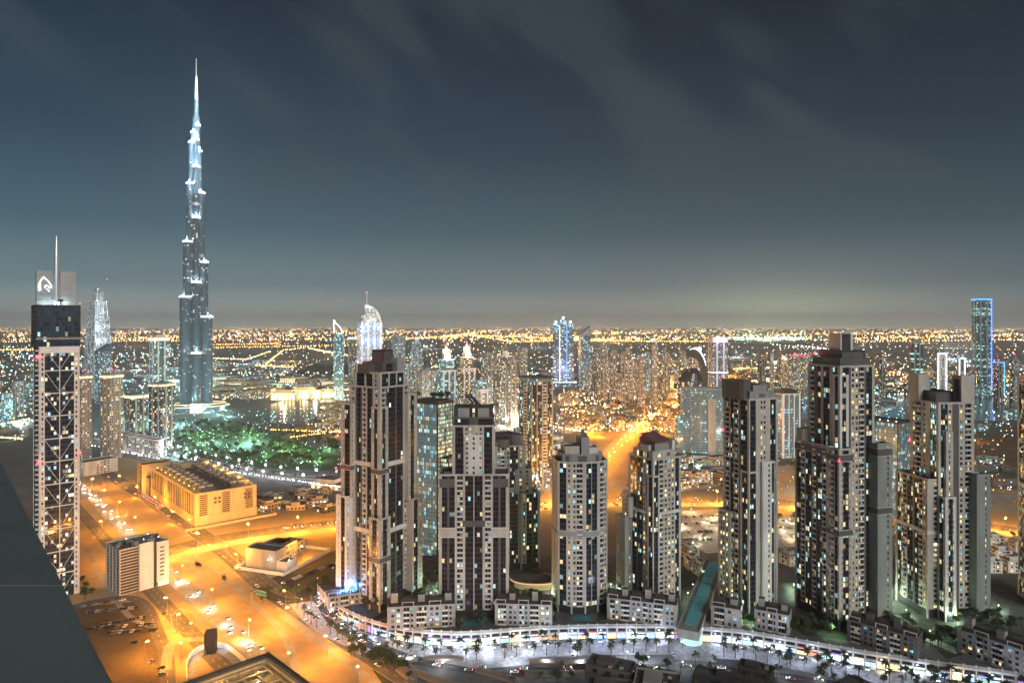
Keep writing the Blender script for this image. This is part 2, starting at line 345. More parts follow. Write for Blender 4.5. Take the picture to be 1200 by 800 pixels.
M['greenlamp'] = emit('green_lamp', (.35, 1, .5), 5)
M['teallamp'] = emit('teal_lamp', (.4, 1, .95), 6)
M['bluelamp'] = emit('blue_lamp', (.12, .4, 1), 5)
M['redlamp'] = emit('red_lamp', (1, .06, .1), 6)
M['headlamp'] = emit('head_lamp', (1, .95, .85), 22)
M['taillamp'] = emit('tail_lamp', (1, .05, .04), 14)
M['tube_white'] = emit('white_light_strip', (.9, .96, 1), 3)
M['tube_warm'] = emit('warm_light_strip', (1, .72, .38), 2.2)
M['tube_blue'] = emit('blue_light_strip', (.06, .28, 1), 2.6)
M['tube_green'] = emit('green_light_strip', (.6, 1, .65), 1.4)
M['shop_white'] = emit('shop_light_white', (.80, .92, 1), 1.3)
M['shop_blue'] = emit('shop_light_blue', (.42, .62, 1), 1.5)
M['shop_warm'] = emit('shop_light_warm', (1, .76, .38), 1.7)
M['shop_teal'] = emit('shop_light_teal', (.5, .85, .75), .7)
M['shop_red'] = emit('shop_light_red', (1, .25, .15), 1.1)
M['shop_violet'] = emit('shop_light_violet', (.45, .22, 1), 1.3)
M['g_flat'] = plain('dark_recess', (.022, .02, .018), .9, .2)
# ------------------------------------------------------------------ ground, roads, water
def sheet(name, pts, mat, z):
    b = MB(); b.face([(p[0], p[1], z) for p in pts], 0); return struct(b.build(name, mat))
def psheet(name, pix, mat, z): return sheet(name, [at(*p) for p in pix], mat, z)
def smooth(pts, n=8):
    out = []; P = [pts[0]] + list(pts) + [pts[-1]]
    for i in range(1, len(P) - 2):
        for k in range(n):
            t = k / n; a, b, c, d = P[i - 1:i + 3]
            out.append(tuple(.5 * ((2 * b[q]) + (-a[q] + c[q]) * t + (2 * a[q] - 5 * b[q] + 4 * c[q] - d[q]) * t * t + (-a[q] + 3 * b[q] - 3 * c[q] + d[q]) * t ** 3) for q in range(len(b))))
    out.append(tuple(pts[-1])); return out
def normals(pts):
    out = []
    for i, p in enumerate(pts):
        a = pts[max(0, i - 1)]; c = pts[min(len(pts) - 1, i + 1)]; l = hypot(c[0] - a[0], c[1] - a[1]) or 1
        out.append(((c[1] - a[1]) / l, -(c[0] - a[0]) / l))
    return out
def ribbon(name, pts, w, mat, z, off=0.0, h=0.0):
    nn = normals(pts); b = MB(); A = [(p[0] + n[0] * (off + w / 2), p[1] + n[1] * (off + w / 2)) for p, n in zip(pts, nn)]; B = [(p[0] + n[0] * (off - w / 2), p[1] + n[1] * (off - w / 2)) for p, n in zip(pts, nn)]
    for i in range(len(pts) - 1):
        b.face([(*A[i], z), (*A[i + 1], z), (*B[i + 1], z), (*B[i], z)], 0)
        if h:
            b.face([(*A[i], z - h), (*A[i + 1], z - h), (*A[i + 1], z), (*A[i], z)], 0); b.face([(*B[i], z - h), (*B[i + 1], z - h), (*B[i + 1], z), (*B[i], z)], 0)
    return struct(b.build(name, mat))
def along(pts, d0, step, off=0.0, off2=None):
    """points every step metres along a line: (x, y, heading)"""
    out = []; acc = 0; nxt = d0
    for a, b in zip(pts, pts[1:]):
        l = hypot(b[0] - a[0], b[1] - a[1])
        while nxt <= acc + l and l > 0:
            t = (nxt - acc) / l; h = atan2(b[1] - a[1], b[0] - a[0]); out.append((a[0] + (b[0] - a[0]) * t + sin(h) * off, a[1] + (b[1] - a[1]) * t - cos(h) * off, h)); nxt += step
        acc += l
    return out
def dashes(name, pts, off, z, dash=3.5, gap=6.0, w=.09):
    b = MB()
    for x, y, h in along(pts, 2, dash + gap, off):
        c, s = cos(h), sin(h); q = [(x + c * a - s * e, y + s * a + c * e, z) for a, e in ((-dash / 2, -w), (dash / 2, -w), (dash / 2, w), (-dash / 2, w))]; b.face(q, 0)
    return struct(b.build(name, M['mark']))
b = MB()
rr = [0, 300, 900, 3000, 9000, 24000, 46000]
for i in range(len(rr) - 1):
    A, B = circ(0, 0, rr[i + 1], n=64), (circ(0, 0, rr[i], n=64) if rr[i] else None)
    for k in range(64):
        j = (k + 1) % 64
        if B: b.face([(*B[k], 0), (*A[k], 0), (*A[j], 0), (*B[j], 0)], 0)
        else: b.face([(0, 0, 0), (*A[k], 0), (*A[j], 0)], 0)
struct(b.build('ground', M['earth']))
# sandy plots of the junction
psheet('sandy_plot', [(60, 548), (150, 535), (330, 590), (402, 600), (402, 668), (300, 690), (375, 742), (520, 815), (520, 900), (60, 900)], M['sand'], .02)
psheet('parking_lot_sand', [(70, 712), (165, 704), (182, 735), (196, 800), (196, 900), (60, 900)], M['lot'], .04)
psheet('sandy_plot', [(628, 590), (690, 500), (752, 498), (764, 520), (720, 590), (690, 610)], M['sand'], .02)
psheet('sandy_plot', [(905, 545), (1200, 575), (1300, 640), (1160, 640), (905, 610)], M['sand'], .02)
psheet('service_yard', [(302, 682), (345, 668), (402, 640), (402, 690), (350, 702)], M['asphalt_dark'], .06)
# roads
hw = smooth([at(60, 545), at(95, 572), at(180, 655), at(262, 732), at(310, 775), at(380, 840)])
ribbon('road', hw, 11, M['pale_road'], .08); ribbon('kerb', hw, .5, M['paving'], .16, 6.0, .15); ribbon('kerb', hw, .5, M['paving'], .16, -6.0, .15)  # streak of passing lamps put into the pale road colour
for o in (-3.5, 0, 3.5): dashes('road_markings', hw, o, .1)
ribbon('road', hw, 11, M['asphalt'], .07, 20)
dashes('road_markings', hw, 18.2, .1); dashes('road_markings', hw, 21.8, .1)
rd2 = smooth([at(110, 545), at(180, 588), at(262, 645), at(318, 692), at(400, 745), at(520, 818), at(600, 870)])
ribbon('road', rd2, 17, M['asphalt'], .08); ribbon('kerb', rd2, .5, M['paving'], .16, 9.1, .15); ribbon('kerb', rd2, .5, M['paving'], .16, -9.1, .15)
for o in (-4.2, 0, 4.2): dashes('road_markings', rd2, o, .1)
ew = smooth([at(150, 668), at(230, 640), at(330, 623), at(420, 613), at(560, 598), at(700, 588), at(840, 588), at(930, 592), at(1050, 604), at(1180, 622), at(1320, 645)])
ribbon('highway', ew, 24, M['asphalt'], .1, -9); ribbon('highway', ew, 14, M['pale_road'], .1, 14)
for o in (-15, -11, -7, -3, 12, 16): dashes('road_markings', ew, o, .12)
ribbon('kerb', ew, .6, M['paving'], .22, 4.5, .2)
nr = smooth([at(640, 592), at(690, 552), at(730, 512), at(768, 486), at(800, 462), at(860, 440)])
ribbon('road', nr, 22, M['pale_road'], .12)
lr = smooth([at(60, 722), at(100, 707), at(150, 700), at(172, 712), at(185, 742), at(195, 770), at(196, 815), at(190, 880)])
ribbon('road', lr, 8, M['asphalt'], .09); dashes('road_markings', lr, 0, .12)
lr2 = smooth([at(194, 785), at(199, 757), at(212, 750), at(240, 748), at(262, 744)])
ribbon('road', lr2, 6, M['pale_road'], .1)
sr = smooth([at(300, 690), at(335, 704), at(372, 702), at(392, 728), at(430, 752), at(500, 776), at(600, 786), at(760, 782), at(880, 788), at(1000, 806), at(1130, 832), at(1260, 870)])
ribbon('street', sr, 9, M['asphalt_dark'], .14); dashes('road_markings', sr, 0, .16)
blv = smooth([at(120, 512), at(165, 522), at(230, 540), at(310, 556), at(390, 563), at(470, 566), at(600, 575)])
ribbon('boulevard', blv, 34, M['paving'], .12); ribbon('road', blv, 9, M['asphalt'], .16, 8); ribbon('road', blv, 9, M['asphalt'], .16, -8)
il = smooth([at(-40, 500), at(5, 494), at(24, 500), at(28, 510), at(10, 517), at(-40, 520)])
ribbon('road', il, 14, M['pale_road'], .12); ribbon('road', smooth([at(-60, 508), at(40, 490), at(100, 478)]), 18, M['asphalt'], .1)
for pl in ([(240, 418), (290, 421), (318, 412), (322, 405)], [(316, 424), (332, 410), (350, 407), (420, 409)], [(800, 430), (860, 424), (930, 414)], [(905, 402), (950, 410), (990, 413)]):
    ribbon('road', smooth([at(*p) for p in pl]), 60, M['asphalt'], .2)
# parks and lake
psheet('park_lawn', [(206, 520), (250, 492), (330, 512), (398, 535), (398, 552), (300, 548), (225, 536)], M['lawn'], .06)
psheet('lake', [(306, 495), (316, 474), (338, 468), (372, 470), (374, 486), (358, 497)], M['water'], .1)
psheet('creek', [(880, 470), (1010, 462), (1190, 462), (1260, 470), (1260, 492), (1010, 494), (880, 488)], M['water'], .1)
psheet('creek', [(610, 438), (650, 434), (690, 438), (660, 444), (612, 444)], M['water'], .1)
psheet('open_plot', [(1120, 500), (1260, 500), (1260, 560), (1150, 565)], M['lot'], .12)
psheet('plaza_paving', [(492, 757), (612, 756), (622, 778), (560, 784), (500, 772)], M['paving'], .15)
psheet('car_park', [(800, 598), (850, 596), (905, 602), (935, 640), (830, 648), (795, 635)], M['paving'], .08)
psheet('car_park', [(905, 602), (935, 603), (935, 625), (915, 625)], M['paving'], .1)
psheet('lawn', [(1160, 678), (1200, 672), (1240, 700), (1175, 702)], M['lawn'], .1)
# front of the retail crescent: promenade paving and car parks
FRONT = smooth([at(372, 700), at(384, 714), at(402, 728), at(432, 742), at(470, 752), at(515, 757), at(560, 757), at(620, 752), at(700, 749), at(800, 749)], 6)
FRONT2 = smooth([at(822, 752), at(870, 756), at(930, 766), at(1000, 779), at(1080, 792), at(1180, 806), at(1280, 824)], 6)
ribbon('promenade', FRONT, 20, M['paving'], .12, 10.2); ribbon('promenade', FRONT2, 20, M['paving'], .12, 10.2)
psheet('promenade', [(798, 749), (824, 752), (840, 776), (790, 772)], M['paving'], .1)
psheet('planting_bed', [(430, 775), (560, 790), (1200, 850), (1300, 960), (560, 960)], M['soil'], .05)
# sweeping orange roads behind the near towers, sandy tracks on the plots
for pl, w in (([(880, 560), (960, 552), (1060, 566), (1130, 590), (1220, 596)], 16), ([(1120, 575), (1160, 583), (1240, 580)], 22), ([(560, 545), (640, 548), (690, 560), (760, 575), (850, 566), (930, 545)], 14), ([(640, 500), (646, 540), (655, 590)], 18), ([(860, 500), (940, 512), (1010, 505)], 12), ([(1010, 455), (1100, 452), (1200, 452)], 30), ([(860, 436), (900, 431), (960, 433), (1020, 445)], 30)):
    ribbon('road', smooth([at(*p) for p in pl]), w, M['pale_road'], .14)
for pl, w in (([(200, 650), (250, 668), (290, 700), (330, 740), (350, 790)], 5), ([(100, 640), (150, 720), (230, 740)], 4), ([(230, 630), (240, 700), (300, 745)], 4), ([(330, 720), (400, 770), (440, 800)], 5), ([(110, 600), (140, 610), (170, 640)], 5), ([(320, 630), (270, 660), (262, 690)], 3.5)):
    ribbon('sand_track', smooth([at(*p) for p in pl]), w, M['pale_road'], .045)
for pl in ([(199, 652), (197, 664), (206, 676), (240, 704), (300, 760)], [(199, 652), (212, 644), (236, 642), (250, 652), (300, 694), (360, 744)], [(172, 622), (180, 636), (200, 634), (222, 626)], [(262, 640), (300, 632), (345, 640), (330, 650), (285, 660), (262, 640)], [(200, 722), (215, 712), (236, 734), (228, 742), (206, 738), (200, 722)]):
    ribbon('kerb', smooth([at(*p) for p in pl]), .6, M['paving'], .2, 0, .18)
psheet('car_park', [(470, 768), (610, 790), (760, 786), (760, 772), (640, 770), (560, 784), (500, 770)], M['deck'], .07)
psheet('car_park', [(470, 768), (640, 792), (640, 850), (560, 840)], M['deck'], .09)
# ------------------------------------------------------------------ tower builder: piers, spandrels, recessed glazing, loggias with balconies
DK = 9.0        # level of the garden deck the towers stand on
MATS = ['housewall', 'beige', 'pale', 'taupe', 'brown', 'grey', 'greygreen', 'white', 'dark', 'roof', 'sandwall', 'metal', 'steel', 'rooftile', 'canopy', 'brown_red']
MI = {k: i for i, k in enumerate(MATS)}
ML = [M[k] for k in MATS]
_bal = {}; _win = {}
def balcony_mesh(w, d, mat):
    k = (round(w, 1), round(d, 1), mat)
    if k not in _bal:
        b = MB(); fr = (0, 0, 1, 0, 0, 1); w = k[0]
        b.fbox(fr, .02, w - .02, -d, .22, -.16, .08, 0)
        b.fbox(fr, .02, w - .02, .1, .24, .08, 1.1, 0)
        b.fbox(fr, .0, w, .06, .30, 1.1, 1.2, 1)
        _bal[k] = b.mesh('balcony', [M[mat], M['dark']])
    return _bal[k]
def window_mesh(w, h, mat):
    k = (round(w, 1), round(h, 1), mat)
    if k not in _win:
        b = MB(); w, h = k[0], k[1]; fr = (0, 0, 1, 0, 0, 1)
        b.fquad(fr, 0, w, 0, 0, h, 0, [(0, 0), (1, 0), (1, 1), (0, 1)])
        b.fbox(fr, w * .47, w * .53, .0, .08, 0, h, 1)
        b.fbox(fr, 0, w, .0, .08, h * .68, h * .74, 1)
        _win[k] = b.mesh('window', [M[mat], M['dark']])
    return _win[k]
class Tower:
    def __init__(s, name, label, cat, x, y, eff=None, rot=None, group=None, fh=3.6, wall='beige', dark='taupe', glass='g_dark', lit=.32, z=0.0):
        s.x, s.y = x, y; s.rot = rot if rot is not None else R(eff) - phi(x, y)
        s.t = thing(name, label, cat, (x, y, z), s.rot, group)
        s.w = MB(); s.bays = []; s.wins = []; s.bals = []; s.fh = fh; s.wall = wall; s.dark = dark; s.glass = glass; s.lit = lit; s.n = 0
    def face(s, fr, L):
        mx, my = fr[0] + fr[2] * L / 2, fr[1] + fr[3] * L / 2
        c, q = cos(s.rot), sin(s.rot)
        wx, wy = s.x + c * mx - q * my, s.y + q * mx + c * my; nx, ny = c * fr[4] - q * fr[5], q * fr[4] + c * fr[5]
        return -(wx * nx + wy * ny) / hypot(wx, wy)
    def mass(s, pts, z0, z1, specs=None, post=.9, postm=None, wall=None, dark=None, glass=None, parapet=1.3, belts=(), base=0.0, cap=None, roof='roof', fh=None, beltm='pale', loggia=1.7):
        wm = MI[wall or s.wall]; dm = MI[dark or s.dark]; gm = glass or s.glass; pm = MI[postm] if postm else wm; fh = fh or s.fh
        n = len(pts); specs = specs or 'W1'; b = s.w; zb = z0 + base
        for i in range(n):
            a, c = pts[i], pts[(i + 1) % n]; p0 = pts[i - 1]
            L = hypot(c[0] - a[0], c[1] - a[1]); u = ((c[0] - a[0]) / L, (c[1] - a[1]) / L); fr = (a[0], a[1], u[0], u[1], u[1], -u[0])
            Lp = hypot(a[0] - p0[0], a[1] - p0[1]); up = ((a[0] - p0[0]) / Lp, (a[1] - p0[1]) / Lp)
            o = offset(pts, .03)[i]; q = offset(pts, -.6)[i]; pp = min(post, Lp * .2, L * .2)
            n0 = (up[1], -up[0]); n1 = fr[4:]
            poly = [(a[0] - up[0] * pp + n0[0] * .03, a[1] - up[1] * pp + n0[1] * .03), o, (a[0] + u[0] * pp + n1[0] * .03, a[1] + u[1] * pp + n1[1] * .03),
                    (a[0] + u[0] * pp - n1[0] * .6, a[1] + u[1] * pp - n1[1] * .6), q, (a[0] - up[0] * pp - n0[0] * .6, a[1] - up[1] * pp - n0[1] * .6)]
            b.prism(poly, z0, z1, pm, bottom=False)
            e1 = min(post, L * .2)
            sp = specs if isinstance(specs, str) else specs[i % len(specs)]
            fc = s.face(fr, L)
            if base: b.fbox(fr, e1, L - e1, -1.2, -.6, z0, zb, MI['dark'])
            s.edge(fr, e1, L - e1, zb, z1, sp, wm, dm, gm, fh, fc, loggia)
        b.face([(*p, z1 - .05) for p in offset(pts, -.3)], MI[roof])
        if parapet: b.ring(pts, .07, .35, z1, z1 + parapet, MI[cap] if cap else wm)
        for zb_, h_ in belts: b.ring(pts, .16, .2, zb_, zb_ + h_, MI[beltm]); b.ring(pts, .24, .2, zb_ - .5, zb_ - .01, MI['beige']); b.ring(pts, .24, .2, zb_ + h_ + .01, zb_ + h_ + .5, MI['beige'])
    def edge(s, fr, s0, s1, z0, z1, spec, wm, dm, gm, fh, fc, loggia):
        tok = [(t[0], float(t[1:])) for t in spec.split()]; tot = sum(w for _, w in tok); k = (s1 - s0) / tot; a = s0; b = s.w
        nf = max(1, round((z1 - z0) / fh)); h = (z1 - z0) / nf
        for t, w in tok:
            c = a + w * k
            if t == 'W' or t == 'D' or t == 'L' or (fc < -.2 and t in 'PBV'):
                b.fbox(fr, a, c, -.55, 0 if t != 'L' else .35, z0, z1, {'W': wm, 'D': dm, 'L': MI['pale']}.get(t, wm))
            elif t in 'GH':
                nu = max(1, round((c - a) / 1.9)); g = MB(); off = 13 * len(s.bays)
                g.fquad(fr, a, c, -.42, z0, z1, 0, [(off, 0), (off + nu, 0), (off + nu, nf), (off, nf)])
                s.bays.append((g, gm if t == 'G' else 'g_office_teal'))
                if fc > -.2:
                    for q in range(1, nu): b.fbox(fr, a + (c - a) * q / nu - .07, a + (c - a) * q / nu + .07, -.42, -.22, z0, z1, MI['dark'])
                    for q in range(nf): b.fbox(fr, a, c, -.42, -.15, z0 + q * h - (.12 if q else 0), z0 + q * h + .2, MI['brown'] if gm != 'g_office_green' else MI['grey'])
            elif t == 'P':
                j = (c - a) * .22; b.fbox(fr, a, a + j, -.55, 0, z0, z1, wm); b.fbox(fr, c - j, c, -.55, 0, z0, z1, wm)
                for q in range(nf):
                    zz = z0 + q * h; b.fbox(fr, a + j, c - j, -.55, -.0, zz - (h * .16 if q else 0), zz + h * .3, wm)
                    s.wins.append((fr, a + j, c - j, -.4, zz + h * .3, h * .54, fc))
                b.fbox(fr, a + j, c - j, -.55, 0, z1 - h * .16, z1, wm)
            elif t == 'V':                                   # louvred opening
                b.fquad(fr, a, c, -.8, z0, z1, MI['dark'])
                nn = max(2, round((z1 - z0) / 2.2)); hh = (z1 - z0) / nn
                for q in range(nn): b.fbox(fr, a, c, -.7, -.25, z0 + q * hh, z0 + q * hh + hh * .28, wm)
            elif t == 'B':
                nu = max(1, round((c - a) / 1.8)); g = MB(); off = 13 * len(s.bays)
                g.fquad(fr, a, c, -loggia, z0, z1, 0, [(off, 0), (off + nu, 0), (off + nu, nf), (off, nf)]); s.bays.append((g, 'g_loggia'))
                b.fbox(fr, a, a + .3, -loggia, -.1, z0, z1, wm); b.fbox(fr, c - .3, c, -loggia, -.1, z0, z1, wm)
                for q in range(nf):
                    s.bals.append((fr, a + .3, c - .3, z0 + q * h + .02, fc, loggia, 'pale' if wm != MI['taupe'] else 'beige'))
            a = c
    def solid(s, x0, x1, y0, y1, z0, z1, m='beige', part=None, mt='roof'):
        if part is None: s.w.box(x0, x1, y0, y1, z0, z1, MI[m], MI[mt])
        else:
            b = MB(); b.box(x0, x1, y0, y1, z0, z1, 0, 1); return b.build(part, [M[m], M[mt]], s.t)
    def redlamp(s, x, y, z, power=900, r=1.15):
        b = MB(); b.tube([(x, y, z - 1.5), (x, y, z)], .12, 1); b.oct((x, y, z + r * .6), r, 0)
        o = b.build('warning_light', [M['redlamp'], M['dark']], s.t); pt_light(s.t, (x, y, z + 1.6), (1, .05, .09), power, .5, 'warning_glow'); return o
    def done(s, wallname='wall'):
        if s.t.location.z > 5 and s.t['category'] == 'tower':            # heights were given above the street, the tower stands on the deck
            top = max(v[2] for v in s.w.v); s.t.scale = (1, 1, (top - DK) / top)
        s.w.build(wallname, ML, s.t)
        for g, m in s.bays: g.build('glass_bay', M[m], s.t)
        rnd = random.Random(len(s.wins) * 7 + len(s.bals))
        pick = lambda: rnd.choice(['w_dark', 'w_dark', 'w_dark', 'w_blind']) if rnd.random() > s.lit else rnd.choice(['w_warm', 'w_warm', 'w_pale', 'w_pale', 'w_cool', 'w_dim'])
        ws = sorted(s.wins, key=lambda w: -w[6] * (w[2] - w[1])); rest = {}
        for i, (fr, a, c, t, z, h, fc) in enumerate(ws):
            mk = pick(); x, y = fr[0] + fr[2] * a + fr[4] * t, fr[1] + fr[3] * a + fr[5] * t
            if i < 100 and fc > 0:
                o = link('window', window_mesh(c - a, h, mk), s.t, (x, y, z), atan2(fr[3], fr[2])); o.scale = (1, -1, 1)
            else: rest.setdefault(mk, []).append((fr, a, c, t, z, h))
        if rest:
            g = MB(); ks = sorted(rest)
            for k in ks:
                for fr, a, c, t, z, h in rest[k]: j_ = rnd.random() * 40; g.fquad(fr, a, c, t, z, z + h, ks.index(k), [(j_, 0), (j_ + 1, 0), (j_ + 1, 1), (j_, 1)])
            stuff(g.build('window', [M[k] for k in ks], s.t))
        bs = sorted(s.bals, key=lambda w: -w[4] * (w[2] - w[1])); g = MB()
        for i, (fr, a, c, z, fc, d, mk) in enumerate(bs):
            if i < 100 and fc > 0:
                o = link('balcony', balcony_mesh(c - a, d - .05, mk), s.t, (fr[0] + fr[2] * a, fr[1] + fr[3] * a, z), atan2(fr[3], fr[2])); o.scale = (1, -1, 1)
            else:
                g.fbox(fr, a + .02, c - .02, -d + .05, .22, z - .16, z + .08, 0); g.fbox(fr, a + .02, c - .02, .1, .24, z + .08, z + 1.1, 0); g.fbox(fr, a, c, .06, .3, z + 1.1, z + 1.2, 1)
        if g.f: stuff(g.build('balcony', [M[bs[0][6]], M['dark']], s.t))
        return s.t

BAY = 'W1 P1.7 G5.5 P1.7 W1'
# --- tower nearest the plaza: stepped crown, corner facing the camera
X, Y = xat(445, 480), 480
T = Tower('apartment_tower', 'tall stepped beige tower at the sandy junction with a dark box on its crown', 'tower', X, Y, eff=45, group='apartment towers along the retail crescent', z=DK)
f1 = 'W1 B3 W1 D1.2 G3 D1.2 B3.2 W.8 G4 D1 W.8 B3 W1'
f2 = 'W.8 B3 D1 G6 D1 G5 W1 B3 W.8'
T.mass(rect(-15, 15, -15, 15), 0, 156, [f2, f2, 'W1', f1], belts=((100, 2.6), (52, 2.6)), base=7)
T.mass(rect(-18.6, -8.5, -18.6, -8.5), 0, 64, [BAY] * 4, base=5, belts=((34, 3.4),), beltm='taupe')
T.mass(rect(-17.2, -9.2, -17.2, -9.2), 64, 142, [BAY] * 4, belts=((96, 3),), beltm='taupe')
T.mass(rect(-20.8, -11, 11, 21.5), 0, 76, ['P2 W6 P2', 'W1', 'W1', 'W1 P1.8 W2 G5 W1'], base=5, wall='pale')
T.mass(rect(-18, -10, 9.5, 19.5), 76, 143, ['P2 W5 P2', 'W1', 'W1', 'W1 P1.8 G6 D1'], belts=((96, 3),), beltm='taupe')
T.mass(rect(11, 21.6, -20.6, -11), 0, 72, ['W1 G5 W2 P1.8 W1', 'W1 G4 W1', 'W1', 'P2 W3'], base=5)
T.mass(rect(9.2, 18.5, -18.2, -9.8), 72, 149, ['W1 P1.6 G5 P1.6 W1', 'W1 G4 W1', 'W1', 'W1'])
T.mass(rect(-12.5, 12.8, -12.6, 12.5), 156, 166, ['W1 G6 W1 G6 W1 G6 W1', 'W1 G6 W1', 'W1', 'W1 G5 W1 G4 W1 P2 W1'])
T.mass(rect(-8, 11, -10.5, 9), 166, 173, ['W2 G5 W6', 'W1', 'W1', 'W5 P2 W5'], wall='taupe')
T.mass(rect(-14.3, -5, -3, 7), 166, 171.5, 'W1', wall='taupe')
T.mass(rect(-2, 8, -5, 5.5), 173, 181.5, 'D1', wall='brown', dark='taupe')
T.mass(rect(5.5, 12.2, -11.8, -5.2), 166, 175.5, 'W1', wall='grey')
for q in range(4): T.solid(-11 + q * 3.1, -9 + q * 3.1, -7.5, -5.6, 166.3, 168 + q % 2, 'metal', 'roof_unit')
T.redlamp(-13.4, 9, 174, 2600); T.redlamp(-19.5, 20, 152, 700); T.redlamp(-20.5, 21.5, 131 - 12, 500, .9); T.redlamp(-20.9, 21.4, 96, 500, .9)
T.done()
# --- flat-fronted tower with twin slanted fins on its roof
X, Y = xat(556, 456), 456
T = Tower('apartment_tower', 'broad flat fronted tower with two balcony stacks and slanted black fins on its roof', 'tower', X, Y, eff=-2, group='apartment towers along the retail crescent', z=DK)
fB = 'W.8 G2.6 D1.1 G2.6 W.9 B3.2 W1 G4 W.5 G4 W1 B3.2 W.9 G2.6 D1.1 G2.6 W.8'
T.mass(rect(-22.8, 22.8, -11, 12), 0, 99, [fB, 'W1 B3 W1 G5 W1 P2 W1', 'W1', 'W1 G5 W1'], base=6, dark='taupe', glass='g_brown')
for x0, x1 in ((-22.9, -11.9), (11.9, 22.9)):
    T.w.box(x0, x1, -11.24, -10.9, 57, 62.5, MI['beige']); T.w.box(x0, x1, -11.4, -10.9, 62.6, 63.2, MI['pale']); T.w.box(x0, x1, -11.4, -10.9, 56.3, 56.9, MI['pale'])
    T.w.box(x0 + .5, x1 - .5, -11.2, -10.9, 91, 97, MI['taupe'])
T.w.box(-7.4, 7.4, -11.3, -10.9, 64, 68, MI['taupe'])
fB2 = 'W1 G5 W1 P2 W.5 P2 W2 P2 W.5 P2 W1 G5 W1'
T.mass(rect(-14.3, 13.8, -8.5, 11), 99, 132.5, [fB2, 'W1 G4 W1 P2 W1', 'W1', 'W1 G4 W1'], wall='beige', dark='brown', glass='g_brown')
T.mass(rect(-6.5, 6.2, -9.6, -7), 99, 126, ['P2 W2 P2 W2 P2', 'W1', 'W1', 'W1'], wall='pale')
T.mass(rect(-13.6, 13.2, -7.6, 10), 132.5, 138, ['G5 W3 G5', 'W1', 'W1', 'W1'], wall='taupe', glass='g_brown')
T.mass(rect(-13.2, 12.6, -7, 9.4), 138, 145.5, ['W1 D4 G3 D4 W1', 'D1', 'D1', 'D1'], wall='brown', dark='grey', parapet=.8)
for q in (-1, 1):
    b = MB(); b.prism([(q * 1.3 - .8, -6), (q * 1.3 + .8, -6), (q * 1.3 + .8, -3.4), (q * 1.3 - .8, -3.4)], 132.8, 149, 0)
    b.prism([(q * 1.3 - .6, -6), (q * 1.3 + 1, -6), (q * 1.3 + 1, -3.4), (q * 1.3 - .6, -3.4)], 149, 155, 0, top=[(q * 1.3 - 5.2, -6), (q * 1.3 - 3.9, -6), (q * 1.3 - 3.9, -3.4), (q * 1.3 - 5.2, -3.4)])
    b.build('roof_fin', M['brown'], T.t)
b = MB(); b.prism([(2.2, -6), (4.2, -6), (4.2, -3.4), (2.2, -3.4)], 148, 153, 0, top=[(-1.8, -6), (-.2, -6), (-.2, -3.4), (-1.8, -3.4)]); b.build('roof_fin', M['brown'], T.t)
for q in range(5): T.solid(-19.5 + q * 1.6, -18.4 + q * 1.6, -6, -4.6, 99.2, 100.8, 'metal', 'roof_unit')
T.done()
# --- grey green tower tucked behind it
X, Y = xat(592, 545), 545
T = Tower('apartment_tower', 'grey green tower half hidden behind the flat fronted tower with round tank shapes on top', 'tower', X, Y, eff=18, group='apartment towers along the retail crescent', z=DK, wall='greygreen', dark='brown', glass='g_mid')
fb = 'W1 P2 B3 W1 P2 G5 W1 P2 W1'
T.mass(rect(-13, 13, -12, 12), 0, 104, [fb, 'W1 P2 G4 W1', 'W1', fb], base=5, belts=((66, 3),), beltm='greygreen')
T.mass(rect(8, 24, -15, 4), 0, 64, ['W1 P2 W1 G4 D2 G3 W1', 'W1 G3 W1', 'W1', 'W1'], base=5)
T.mass(rect(4, 18, -13.6, 6), 64, 84, ['W1 P2 W1 P2 W1', 'W1 G3 W1', 'W1', 'W1'])
T.mass(rect(-11, 6, -9, 9), 104, 113, ['G5 D3', 'D1', 'D1', 'G3 D1'], wall='brown')
b = MB(); b.prism(circ(6, -6.5, 5.6, n=22), 104.2, 114, 0, 1); b.build('roof_tank', [M['taupe'], M['roof']], T.t)
b = MB(); b.prism(circ(-5, -10, 5, n=22), 104.2, 111, 0, 1); b.build('roof_tank', [M['taupe'], M['roof']], T.t)
T.done()
# --- bow-fronted tower with layered crown
X, Y = xat(680, 466), 466
T = Tower('apartment_tower', 'slender bow fronted tower with warm reflections in its upper glass and a layered roof', 'tower', X, Y, eff=14, group='apartment towers along the retail crescent', z=DK, glass='g_mid', lit=.38)
pts = [(-17.5, -8), (-9, -12.4), (0, -14), (9, -12.6), (16.6, -8.4), (16.6, 12), (-17.5, 12)]
T.mass(pts, 0, 107, ['W.6 G4 W.6 P2', 'P2 B3.4 W.8', 'G4 W.4 G4', 'W.8 B3.4 P2', 'W.6 G4 W1', 'W1', 'W3 P1.2 W3'], base=5, post=.6, belts=((55, 3.4),), beltm='grey')
T.mass([(-14, -7), (-8, -10), (6, -10.5), (13, -7), (13, 10), (-14, 10)], 107, 112, 'W1 D2 W1', wall='grey')
T.mass(rect(-12, -2, -6, 8), 112, 117, 'W1', wall='beige'); T.mass(rect(-1.2, 4, -8, 8), 112, 123.5, ['W1', 'D1', 'W1', 'D1'], wall='grey')
T.mass(rect(5, 11.6, -5, 8), 112, 115.5, 'W1', wall='pale')
b = MB(); b.prism([(-1.2, -8), (4, -8), (4, -7), (-1.2, -7)], 124.9, 131, 0, top=[(-1.2, -8), (-.6, -8), (-.6, -7), (-1.2, -7)]); b.build('roof_fin', M['taupe'], T.t)
for q in range(4): T.solid(5.6 + q * 1.4, 6.6 + q * 1.4, -3, -1.4, 115.7, 117, 'metal', 'roof_unit')
T.done()
